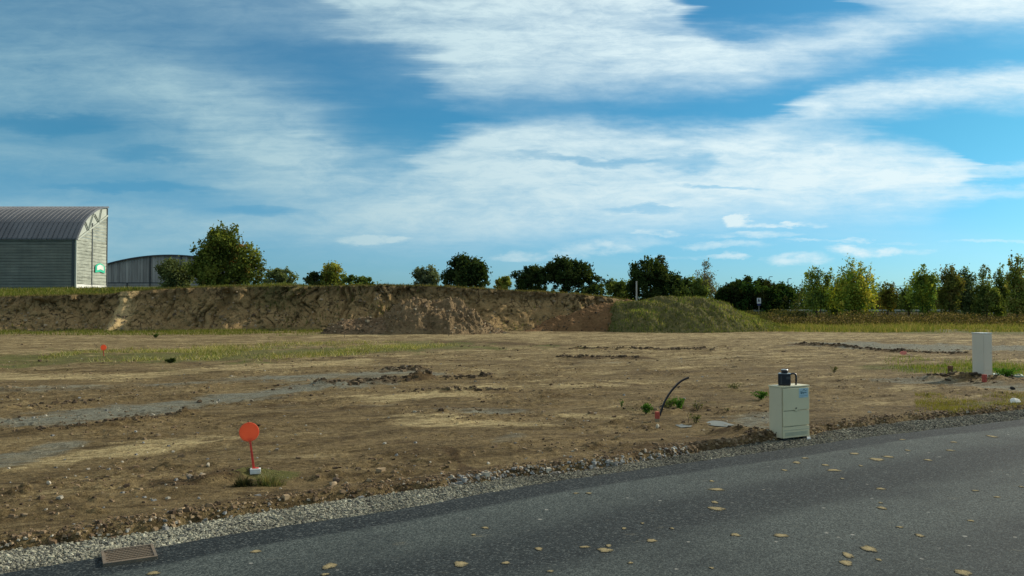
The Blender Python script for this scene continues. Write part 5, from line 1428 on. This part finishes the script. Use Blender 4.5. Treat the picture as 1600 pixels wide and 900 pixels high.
# ------------------------------------------------------------------ arched barn behind
DB = 130.0
bz = 3.3
barn = empty("arched_barn", (P(255, 452, DB).x, DB, bz)); tag(barn, "low wide barn with vertical grey boards under a shallow arched roof", "barn")
def arch_z(px): return 398.0 + (px - 265.0) ** 2 * 0.00145
m_brd, N_ = new_mat("grey weathered boards")
t_ = N_.node('ShaderNodeNewGeometry').outputs['Position']
oi = N_.node('ShaderNodeObjectInfo').outputs['Random']
n1 = N_.noise(N_.mapping(t_, (2.5, 2.5, 0.3)), 1.0, 5, 0.65)
finish(N_, N_.ramp(N_.math('ADD', N_.math('MULTIPLY', n1, .7), N_.math('MULTIPLY', oi, .3)), [(0.28, (0.20, 0.205, 0.20)), (0.5, (0.30, 0.31, 0.30)), (0.72, (0.42, 0.43, 0.41))]), 0.9)
bx0 = barn.location.x
pxs = np.arange(150, 376, 4.6)
for i, q in enumerate(pxs[:-1]):
    q1 = pxs[i + 1]
    xa = (q - 800) / F * DB - bx0 + 0.02; xb_ = (q1 - 800) / F * DB - bx0 - 0.02
    zt0 = CAMZ + (HOR - arch_z(q)) * DB / F - bz - 0.1; zt1 = CAMZ + (HOR - arch_z(q1)) * DB / F - bz - 0.1
    zl = CAMZ + (HOR - 442) * DB / F - bz
    yo = random.uniform(-0.04, 0.02)
    b = MB(); b.prism([Vector((xa, yo, zl)), Vector((xb_, yo, zl)), Vector((xb_, yo, zt1)), Vector((xa, yo, zt0))], (0, 0.06, 0)); b.build("board", m_brd, barn)
zl = CAMZ + (HOR - 442) * DB / F - bz
bw = (pxs[-1] - pxs[0]) / F * DB; bcx = ((pxs[0] + pxs[-1]) / 2 - 800) / F * DB - bx0
b = MB(); b.box((bcx, 0.35, zl / 2 + 1.2), (bw - 0.1, 0.5, zl + 2.0)); b.build("wall_core", m_dkst, barn)
b = MB(); b.box((bcx, -0.02, zl + 0.02), (bw, 0.2, 0.10)); b.build("rail", m_dkst, barn)
for k in range(4):
    b = MB(); b.box((bcx, 0.0, zl - 0.22 - k * 0.36), (bw, 0.12, 0.32)); b.build("concrete_panel", m_brd, barn)
for q in (199, 234.5, 283, 330):
    xa = (q - 800) / F * DB - bx0; zt = CAMZ + (HOR - arch_z(q)) * DB / F - bz - 0.1
    lowp = q == 199
    b = MB(); b.box((xa, -0.1, (zl if lowp else zt) / 2), (0.16, 0.14, zl if lowp else zt)); b.build("post", m_dkst, barn)
b = MB()
qs = np.linspace(148, 378, 28)
for q, q1 in zip(qs[:-1], qs[1:]):
    p0 = Vector(((q - 800) / F * DB - bx0, -0.35, CAMZ + (HOR - arch_z(q)) * DB / F - bz)); p1 = Vector(((q1 - 800) / F * DB - bx0, -0.35, CAMZ + (HOR - arch_z(q1)) * DB / F - bz))
    b.prism([p0 - Vector((0, 0, .16)), p1 - Vector((0, 0, .16)), p1 + Vector((0, 0, .02)), p0 + Vector((0, 0, .02))], (0, 16, 0))
b.build("roof", plain("dark blue-grey roof", (0.05, 0.065, 0.085), 0.6), barn)

# ------------------------------------------------------------------ trees
def tree(name, label, D, bz_, crowns, n, leaf, cols, wts, clump=0.24, cat="tree", group=None, trunk=True, vert=1.0, jit=0.25, nclump=None, hollow=0.45, fray=1.0, multi=1, fill=True):
    """crowns: photo ellipses (px,py,rx,ry); the crown is filled with leaf clumps hung on limbs"""
    cpx0 = [c[0] - c[2] for c in crowns]; cpx1 = [c[0] + c[2] for c in crowns]; bot_ = max(c[1] + c[3] for c in crowns); top_ = min(c[1] - c[3] for c in crowns)
    if fill:
        crowns = crowns + [((min(cpx0) + max(cpx1)) / 2, bot_ + 1, (max(cpx1) - min(cpx0)) * 0.50, min(14, (bot_ - top_) * 0.45))]
        n = int(n * 1.6)
    crowns = [(c[0], c[1], c[2] * 1.16, c[3] * 1.14) for c in crowns] if fill else crowns
    cpx = sum(c[0] * c[2] * c[3] for c in crowns) / sum(c[2] * c[3] for c in crowns)
    bx = (cpx - 800) / F * D
    root = empty(name, (bx, D, bz_)); tag(root, label, cat, group)
    areas = np.array([c[2] * c[3] for c in crowns], float)
    cl = []
    for c, ar in zip(crowns, areas / areas.sum()):
        cen = P(c[0], c[1], D) - Vector((bx, D, bz_)); rx = c[2] * D / F; rz = c[3] * D / F
        k = max(int((nclump or 90) * ar), 5)
        d = RNG.normal(0, 1, (k, 3)); d /= np.linalg.norm(d, axis=1)[:, None]
        r = hollow + (1 - hollow) * RNG.random(k) ** 0.5
        r = r * (0.80 + 0.22 * fray * (RNG.random(k) - 0.35))
        pts = d * r[:, None] * np.array([rx, rx * 0.85, rz]) + np.array(cen)
        rad = clump * min(rx, rz) * RNG.uniform(0.6, 1.35, k)
        cl.append(np.column_stack([pts, rad]))
    cl = np.concatenate(cl)
    cl = cl[cl[:, 2] > 0.1 - 1.0]
    wv = cl[:, 3] ** 2; pick = RNG.choice(len(cl), n, p=wv / wv.sum())
    off = RNG.normal(0, 0.52, (n, 3)); off[:, 2] *= vert
    C = cl[pick, :3] + off * cl[pick, 3][:, None]
    cc = np.array(cols)[RNG.choice(len(cols), len(cl), p=np.array(wts) / sum(wts))]
    cc = cc * RNG.uniform(1 - jit, 1 + jit, (len(cl), 1))
    lc_ = cc[pick] * RNG.uniform(0.75, 1.3, (n, 1))
    k = C[:, 2] > -0.2
    quads("crown", C[k], leaf, lc_[k], root)
    if trunk:
        b = MB(); H_ = cl[:, 2].max()
        r0 = max(0.018 * H_, 0.05)
        for mi in range(multi):
            ox = 0 if multi == 1 else (mi - (multi - 1) / 2) * 0.35 * (cl[:, 0].max() - cl[:, 0].min()) / multi
            tops = cl[np.argsort(-cl[:, 2])[: max(3, len(cl) // 8)]]
            tp_ = Vector(tops[RNG.integers(0, len(tops)), :3]); tp_.x = tp_.x * 0.4 + ox
            tr = [Vector((ox * 0.6, 0, -0.3)), Vector((ox * 0.75 + random.uniform(-.1, .1), 0, H_ * 0.3)), Vector((ox, 0, H_ * 0.6)), Vector((tp_.x, tp_.y * .4, H_ * 0.93))]
            b.tube(tr, [r0 / math.sqrt(multi), r0 * 0.75 / math.sqrt(multi), r0 * 0.45 / math.sqrt(multi), r0 * 0.12], 7)
        for j in RNG.choice(len(cl), min(16, len(cl)), replace=False):
            e = Vector(cl[j, :3]); hz = min(max(e.z * 0.45, H_ * 0.15), H_ * 0.6); s0 = Vector((0, 0, hz)); mid_ = s0.lerp(e, 0.5) + Vector((0, 0, 0.05 * H_))
            b.tube([s0, mid_, e], [r0 * 0.42, r0 * 0.26, r0 * 0.08], 5)
        b.build("trunk", M_BARK, root, smooth=True)
    return root

DK = [(0.030, 0.054, 0.020), (0.045, 0.075, 0.026), (0.065, 0.095, 0.032)]
OL = [(0.20, 0.24, 0.05), (0.30, 0.32, 0.07), (0.27, 0.25, 0.06), (0.13, 0.17, 0.04), (0.30, 0.23, 0.07)]
GR = [(0.13, 0.17, 0.07), (0.17, 0.21, 0.10), (0.10, 0.13, 0.055)]
YG = [(0.24, 0.32, 0.06), (0.36, 0.40, 0.06), (0.16, 0.25, 0.05), (0.42, 0.38, 0.07)]
MG = [(0.12, 0.18, 0.05), (0.17, 0.23, 0.065), (0.08, 0.125, 0.035)]
PAR = 3.0

tree("oak_tree", "big olive-brown autumn tree right of the arched barn, tallest on the bank", 74, 2.6,
     [(352, 385, 32, 28), (345, 368, 24, 16), (333, 405, 30, 28), (375, 408, 34, 28), (350, 428, 52, 24), (393, 428, 24, 18), (318, 425, 26, 22), (392, 392, 18, 14), (312, 388, 14, 12), (360, 358, 14, 9), (352, 432, 52, 20), (358, 440, 56, 12)], 23000, 0.14, [(0.14, 0.18, 0.04), (0.21, 0.25, 0.055), (0.24, 0.20, 0.055), (0.09, 0.125, 0.03), (0.30, 0.18, 0.06)], [5, 3, .8, 5, .35], 0.36, nclump=260, jit=0.35, fill=False)
tree("bush", "grey-green round bush in front of the arched barn, left of the big tree", 76, 2.6, [(274, 428, 23, 20), (262, 424, 13, 14), (285, 436, 16, 14)], 4500, 0.12, GR, [3, 2, 3], 0.34, cat="bush", nclump=90)
tree("small_tree", "pale green small tree just right of the big autumn tree", 95, 2.6, [(440, 434, 22, 14), (432, 428, 10, 9), (450, 430, 10, 8), (418, 440, 10, 8)], 3200, 0.16, GR, [2, 3, 2], 0.34, nclump=70)
tree("small_tree", "golden-green tree standing between low dark bushes, left of centre on the bank", 110, 2.6, [(519, 428, 17, 15), (515, 420, 11, 9), (525, 436, 18, 10)], 3200, 0.18, OL, [4, 4, 1, 2, .5], 0.34, nclump=70)
tree("bush", "dark green bush on the bank, left of the golden-green tree", 108, 2.6, [(489, 435, 10, 10), (497, 438, 12, 8)], 1600, 0.18, DK + [(0.08, 0.1, 0.04)], [2, 2, 2, 1], 0.36, cat="bush", nclump=40)
tree("bush", "low spreading green bush on the bank, right of the golden-green tree", 108, 2.6, [(557, 437, 15, 8), (572, 440, 16, 6), (543, 439, 8, 8)], 2000, 0.18, MG, [2, 2, 2], 0.36, cat="bush", nclump=50)
tree("small_tree", "silvery green open tree left of the round dark tree", 110, 2.6, [(666, 432, 18, 14), (660, 428, 14, 11), (676, 434, 12, 12)], 3400, 0.17, [(0.13, 0.17, 0.10), (0.10, 0.13, 0.07), (0.17, 0.21, 0.13)], [2, 2, 2], 0.30, nclump=80)
tree("oak_tree", "dark round tree standing alone on the bank in the middle", 105, 2.6, [(727, 426, 30, 22), (718, 416, 20, 15), (740, 424, 22, 20), (700, 432, 12, 12), (755, 436, 10, 13)], 9000, 0.19, DK, [3, 3, 2], 0.30, nclump=170, hollow=.35)
tree("bush", "small olive-brown dome-shaped bush right of the round dark tree", 112, 2.6, [(785, 441, 14, 8), (788, 438, 9, 6)], 1600, 0.18, OL, [4, 3, 2, 2, 1], 0.36, cat="bush", nclump=40)
tree("oak_tree", "dark tree forming the left end of the dark clump right of centre", 118, 2.2, [(822, 434, 20, 16), (838, 430, 18, 15), (812, 438, 12, 10)], 4600, 0.20, DK, [3, 3, 2], 0.30, nclump=90, hollow=.35)
tree("oak_tree", "broad dark tree, highest of the dark clump right of centre", 116, 2.2, [(888, 426, 34, 20), (872, 424, 24, 18), (910, 432, 26, 18), (895, 415, 18, 10), (858, 432, 18, 16), (930, 442, 16, 13)], 9500, 0.20, DK, [3, 3, 2], 0.28, nclump=180, hollow=.35)
tree("bush", "mid-green low bush in the gap between the two dark tree clumps", 125, 0.6, [(964, 450, 20, 13), (955, 446, 10, 8), (980, 446, 14, 9)], 3200, 0.20, MG, [2, 2, 2], 0.32, cat="bush", nclump=70)
tree("poplar_tree", "narrow dark poplar top rising out of the dark tree behind the mound", 135, 0.0, [(1032, 410, 6.5, 12), (1031, 422, 9, 12)], 1500, 0.20, [(0.07, 0.09, 0.045), (0.05, 0.065, 0.03)], [1, 1], 0.5, nclump=40, vert=1.5)
tree("oak_tree", "large dark tree behind the left end of the grassy mound", 120, 0.0, [(1012, 428, 28, 20), (1000, 426, 18, 15), (1035, 438, 30, 20), (1055, 446, 20, 16), (1005, 450, 30, 18), (1040, 460, 44, 16)], 10500, 0.21, DK, [3, 3, 2], 0.28, nclump=200, hollow=.35)
tree("small_tree", "medium green tree behind the mound, left of the thin pale poplar", 125, 0.0, [(1078, 446, 15, 13), (1092, 450, 16, 14), (1075, 460, 24, 12)], 3600, 0.21, MG + [(0.12, 0.14, 0.06)], [2, 2, 2, 1], 0.32, nclump=80)
tree("poplar_tree", "thin pale poplar standing above the hedge behind the mound", 140, 0.0, [(1103, 410, 6, 10), (1103, 424, 8, 13), (1106, 438, 10, 13), (1091, 430, 5, 12)], 2000, 0.15, [(0.17, 0.17, 0.12), (0.12, 0.13, 0.08), (0.22, 0.2, 0.15)], [2, 2, 1], 0.42, nclump=70, vert=1.5)
tree("umbrella_pine", "broad dome-shaped dark pine behind the right end of the mound", 100, 0.0,
     [(1180, 450, 50, 12), (1172, 444, 34, 9), (1205, 454, 30, 14), (1145, 456, 30, 13), (1220, 466, 20, 16), (1180, 464, 54, 16), (1130, 466, 18, 14), (1180, 478, 58, 14)], 26000, 0.17, [(0.035, 0.075, 0.02), (0.05, 0.10, 0.025), (0.028, 0.045, 0.015), (0.06, 0.075, 0.03)], [3, 3, 3, 2], 0.42, nclump=330, hollow=.30)
# young trees along the right edge
def young(label, D, blobs, n, cols, wts, leaf=0.105, multi=2, nclump=80, clump=0.30):
    return tree("young_tree", label, D, 0.0, [(b_[0], b_[1] - 1, b_[2] * 1.18, b_[3] * 1.2) for b_ in blobs], int(n * 1.15), leaf, cols, wts, clump * 0.80, nclump=int(nclump * 1.9), vert=1.7, multi=multi, hollow=0.10, fray=1.8, group="young trees along the far right edge of the field", jit=0.35, fill=False)
young("airy green young tree, leftmost of the row at the right", 76, [(1272, 434, 15, 16), (1290, 438, 12, 22), (1298, 426, 6, 12), (1262, 444, 8, 14), (1280, 466, 22, 22), (1260, 476, 10, 14)], 5200, YG[:3] + MG, [3, 1, 3, 1, 2, 1])
young("bright yellow-green bushy young tree, tallest and fullest of the row", 74, [(1330, 428, 10, 24), (1345, 420, 9, 16), (1355, 430, 9, 18), (1325, 452, 24, 30), (1345, 456, 22, 34), (1360, 444, 8, 20), (1318, 468, 18, 22), (1342, 480, 24, 18), (1324, 412, 5, 12)], 11000, YG, [3, 4, 2, 2], nclump=150)
young("dark green young tree with leaves to the ground, left of the yellow one", 80, [(1308, 470, 14, 28), (1314, 450, 10, 20), (1300, 482, 12, 16)], 3600, MG, [2, 2, 2])
young("small golden young tree standing alone under the power lines", 80, [(1388, 452, 8, 12), (1385, 466, 14, 14), (1393, 460, 8, 12), (1386, 478, 12, 8)], 2600, [(0.15, 0.17, 0.04), (0.22, 0.18, 0.05), (0.10, 0.12, 0.03)], [3, 2, 2], nclump=60, multi=1)
young("thin dark young tree right of the small golden one", 80, [(1418, 460, 10, 14), (1422, 474, 12, 12)], 1600, MG, [2, 2, 2], nclump=50, multi=1)
young("lime-green spreading young tree right of the power lines", 74, [(1441, 428, 7, 14), (1436, 440, 14, 14), (1450, 446, 16, 18), (1440, 462, 18, 18), (1458, 438, 7, 14), (1450, 482, 14, 12)], 6200, YG[:3] + MG[:1], [3, 2, 3, 2], nclump=110)
young("tall brownish-green young tree between the lime-green and the bluish ones", 76, [(1475, 428, 6, 16), (1486, 436, 12, 20), (1478, 456, 14, 24), (1494, 450, 12, 22), (1484, 478, 14, 14)], 5400, [(0.17, 0.20, 0.055), (0.22, 0.20, 0.07), (0.11, 0.15, 0.045)], [3, 2, 3], nclump=110)
young("bluish grey-green young tree left of the beige pillar's top", 78, [(1505, 440, 12, 20), (1512, 452, 14, 24), (1500, 466, 16, 20), (1520, 462, 12, 22), (1512, 482, 18, 14)], 5800, [(0.12, 0.18, 0.085), (0.16, 0.22, 0.11), (0.09, 0.135, 0.06)], [3, 2, 3], nclump=110)
young("slender pale young tree rising directly above the beige pillar", 76, [(1536, 430, 6, 16), (1544, 426, 5, 10), (1538, 450, 12, 20), (1545, 470, 16, 20), (1530, 480, 12, 16)], 4600, [(0.17, 0.23, 0.065), (0.24, 0.27, 0.09), (0.12, 0.17, 0.05)], [3, 2, 3], nclump=100)
young("forked dark young tree right of the one above the pillar", 78, [(1563, 424, 6, 14), (1558, 440, 8, 18), (1566, 458, 14, 22), (1556, 480, 16, 16)], 4300, MG + YG[:1], [3, 2, 3, 1], nclump=90)
young("yellowish ragged young tree at the right edge of the photo", 72, [(1583, 414, 8, 14), (1594, 418, 10, 18), (1584, 440, 12, 24), (1598, 456, 16, 30), (1584, 480, 14, 16)], 6400, [(0.22, 0.26, 0.06), (0.30, 0.29, 0.09), (0.14, 0.19, 0.045)], [3, 2, 3], nclump=120)
young("young tree partly cut off by the right edge of the photo", 74, [(1622, 430, 16, 24), (1630, 460, 20, 30)], 3600, MG, [3, 2, 3], nclump=80)

# brushwood in front of the young trees (dark tangle) and weeds beneath
def mass(name, label, D0, D1, px0, px1, topf, n, leaf, cols, wts, cat="undergrowth", seed=0, z0=0.0, dens=0.42, fade=False):
    pxx = RNG.uniform(px0, px1, n); yy = RNG.uniform(D0, D1, n); xx = (pxx - 800) / F * yy
    top = CAMZ + (HOR - topf(pxx)) * yy / F
    top = z0 + (top - z0) * (0.15 + 1.5 * fbm(xx * 0.35, yy * 0.3, 4, seed, 0.65))
    tz = RNG.random(n) ** 0.8
    zz = z0 + (top - z0) * tz
    k = (RNG.random(n) < ss(D0 - 1, D0 + (D1 - D0) * 0.5, yy) * (1 if fade else 0) + (0 if fade else 1)) & (fbm(xx * 0.8, zz * 1.5 + yy, 3, seed + 3) > dens * (0.75 + 0.45 * tz))
    C = np.stack([xx, yy, zz], 1)[k]
    pc_ = palette(len(C), cols, wts, 0.3) * (0.7 + 0.6 * fbm(C[:, 0] * .7, C[:, 1] * .7 + C[:, 2], 2, seed + 8))[:, None]
    o = quads(name, C, leaf, pc_); tag(o, label, cat, kind="stuff"); return o
mass("brushwood", "tangle of dark brown and green brushwood under the young trees at right", 56, 80, 1200, 1680, lambda p: 492 - 2 * np.sin(p / 23.0) + 0 * p, 44000, 0.085, [(0.085, 0.075, 0.035), (0.15, 0.125, 0.07), (0.055, 0.06, 0.022), (0.20, 0.165, 0.10)], [3, 2, 3, 1.2], seed=140, fade=True)
mass("brushwood", "dark brown-green scrub at the foot of the dome-shaped pine", 74, 92, 1165, 1260, lambda p: 486 + 0 * p, 7000, 0.11, [(0.06, 0.07, 0.03), (0.09, 0.09, 0.04)], [3, 2], seed=150)
mass("far_woodland", "dark band of distant trees and hedge behind the young trees at right", 135, 160, 1235, 1750, lambda p: 455 + 4 * np.sin(p / 17.0) + 3 * np.sin(p / 7.3 + 1), 34000, 0.27, DK + [(0.06, 0.07, 0.03)], [3, 3, 2, 2], "woodland", 160, dens=0.34)
mass("far_woodland", "low dark green hedge far behind the gap left of the grassy mound", 140, 150, 930, 1120, lambda p: 455 + 0 * p, 6000, 0.27, MG + DK[:1], [3, 3, 2, 2], "woodland", 170)
mass("far_hedge", "row of small bushy tops along the top of the bank, left of the silvery tree", 120, 126, 575, 660, lambda p: 444 + 3 * np.sin(p / 6.0), 900, 0.17, MG, [3, 3, 2], "hedge", 180, z0=2.8)

# low embankment with a pale safety rail behind the field
pr_ = [(-0.2, 90), (0.0, 92), (0.55, 97), (0.72, 98.5), (0.75, 110), (0.2, 114), (-0.2, 116)]
xe = np.linspace(26, 170, 240); rr = []
for z_, y_ in pr_:
    rr.append(np.stack([xe, np.full(240, y_) + (fbm(xe * .3, xe * 0 + y_, 2, 5) - .5) * 1.2, z_ + (fbm(xe * .7, xe * 0 + y_, 3, 6) - .5) * 0.12], 1))
V = np.concatenate(rr); idx = np.arange(len(V)).reshape(len(pr_), 240)
fc = np.stack([idx[:-1, :-1].ravel(), idx[:-1, 1:].ravel(), idx[1:, 1:].ravel(), idx[1:, :-1].ravel()], 1)
tag(mesh_np("road_embankment", V, fc, heap_mat("scrubby slope", (0.045, 0.042, 0.02), (0.12, 0.10, 0.055)), True), kind="structure")
n = 14000; xx = RNG.uniform(27, 90, n); yy = RNG.uniform(91, 99, n); zz = np.interp(yy, [90, 92, 97, 98.5], [-.2, 0, .55, .72])
tag(blades("embankment_weeds", xx, yy, zz, RNG.uniform(0.1, 0.4, n), np.full(n, .09), palette(n, [(0.08, 0.075, 0.035), (0.13, 0.11, 0.06), (0.06, 0.07, 0.03)], [2, 2, 2])), "brownish weeds covering the low embankment below the safety rail", "weeds")
rail = empty("safety_rail", (28, 98, 0.70)); tag(rail, "long low pale grey safety rail on the embankment beyond the young trees", "guard rail")
m_rail = plain("galvanised rail", (0.42, 0.44, 0.36), 0.6)
b = MB(); b.box((50, 0, 0.40), (105, 0.05, 0.22)); b.box((50, -0.05, 0.40), (105, 0.04, 0.07)); b.build("beam", m_rail, rail)
pm = None
for k in range(27):
    if pm is None:
        b = MB(); b.box((0, 0.09, 0.18), (0.10, 0.10, 0.60)); o = b.build("post", m_rail, rail); pm = o.data
    else: o = link(bpy.data.objects.new("post", pm), rail)
    o.location = (k * 4.0 - 1, 0, 0)

# sign, posts, lamp posts, power lines
g = P(1186, 488, 88)
sgn = empty("road_sign", (g.x, 88, 0)); tag(sgn, "white road sign with a dark pictogram over a blue plate, before the dome pine", "sign")
zs = P(1186, 470, 88).z
b = MB(); b.tube([(0, 0.05, 0), (0, 0.05, zs + 0.2)], 0.035, 8); b.build("pole", m_conc, sgn)
b = MB(); b.box((0, 0, zs), (0.44, 0.03, 0.62)); pn = b.build("panel", plain("white sign face", (0.62, 0.66, 0.70), 0.5), sgn, bevel=0.01)
b = MB(); b.tube([(-0.02, -0.018, zs + 0.20), (-0.02, -0.024, zs + 0.20)], 0.06, 12)
b.prism([Vector((-0.07, -0.018, zs + 0.14)), Vector((-0.13, -0.018, zs - 0.12)), Vector((-0.06, -0.018, zs - 0.12)), Vector((-0.02, -0.018, zs + 0.0)), Vector((0.05, -0.018, zs + 0.14))][::-1], (0, -0.006, 0))
b.prism([Vector((0.03, -0.018, zs + 0.14)), Vector((0.14, -0.018, zs - 0.12)), Vector((0.06, -0.018, zs - 0.12)), Vector((-0.02, -0.018, zs + 0.0))], (0, -0.006, 0))
b.build("pictogram", plain("navy ink", (0.02, 0.02, 0.06), 0.5), pn)
b = MB(); b.box((0, 0, zs - 0.44), (0.36, 0.03, 0.20)); b.build("lower_plate", plain("blue plate", (0.02, 0.03, 0.14), 0.5), sgn, bevel=0.01)
g = P(994.5, 466, 56); zt = P(994.5, 440, 56).z
gp = empty("grey_post", (g.x, 56.0, 0)); tag(gp, "slim grey concrete post standing behind the left end of the grassy mound", "post")
b = MB(); b.tube([(0, 0, 0), (0, 0, zt)], [0.055, 0.05], 10); b.build("shaft", plain("light concrete", (0.36, 0.38, 0.36), 0.8), gp)
b = MB(); b.tube([(0, 0, zt), (0, 0, zt + 0.04)], [0.062, 0.05], 10); b.build("cap", m_conc, gp)
for (a, tpy, lab) in ((1185, 433, "short lamp post top above the dome pine, left one"), (1202, 433, "short lamp post top above the dome pine, middle one"), (1231.5, 436, "tall thin lamp post at the right slope of the dome pine"), (1252, 446, "thin pole left of the first young tree")):
    D_ = 150; g = P(a, 478, D_); zt = P(a, tpy, D_).z
    lp = empty("lamp_post", (g.x, D_, 0)); tag(lp, lab, "lamp post", "thin lamp posts on the horizon")
    b = MB(); b.tube([(0, 0, -0.1), (0, 0, zt)], [0.10, 0.06], 8); b.build("pole", m_dkst, lp)
    b = MB(); b.tube([(0, 0, zt), (0.25, 0, zt + 0.08)], 0.05, 6); b.box((0.40, 0, zt + 0.08), (0.5, 0.18, 0.10)); b.build("lamp_head", m_dkst, lp)
wr = []
for (y0, y1) in ((440.5, 429), (444, 433.5), (447, 435.5)):
    p0 = P(1240, y0 + 16, 170); p1 = P(1720, y1 - 12, 120)
    pts_ = []
    for k in range(25):
        t_ = k / 24; q = p0.lerp(p1, t_); q.z -= 4 * 0.5 * t_ * (1 - t_); pts_.append(q)
    b = MB(); b.tube(pts_, 0.045, 5); o = b.build("power_line", m_dkst); wr.append(o)
for o, l in zip(wr, ("uppermost thin power line between the young trees at right", "middle power line between the young trees at right", "lowest power line between the young trees at right")): tag(o, l, "power line", "power lines crossing the gap between the young trees")

# far bluish hill at right
xh = np.linspace(150, 1500, 120); hz_ = 4 + 9 * fbm(xh * 0.006, xh * 0, 3, 8) 
V = np.concatenate([np.stack([xh, np.full(120, 900.), np.full(120, -1.)], 1), np.stack([xh, np.full(120, 960.), hz_], 1), np.stack([xh, np.full(120, 1200.), hz_ * .6], 1)])
idx = np.arange(360).reshape(3, 120); fc = np.stack([idx[:-1, :-1].ravel(), idx[:-1, 1:].ravel(), idx[1:, 1:].ravel(), idx[1:, :-1].ravel()], 1)
tag(mesh_np("hills", V, fc, plain("distant hillside", (0.10, 0.14, 0.13), 1.0, var=0.2, scale=0.02), True), kind="structure")
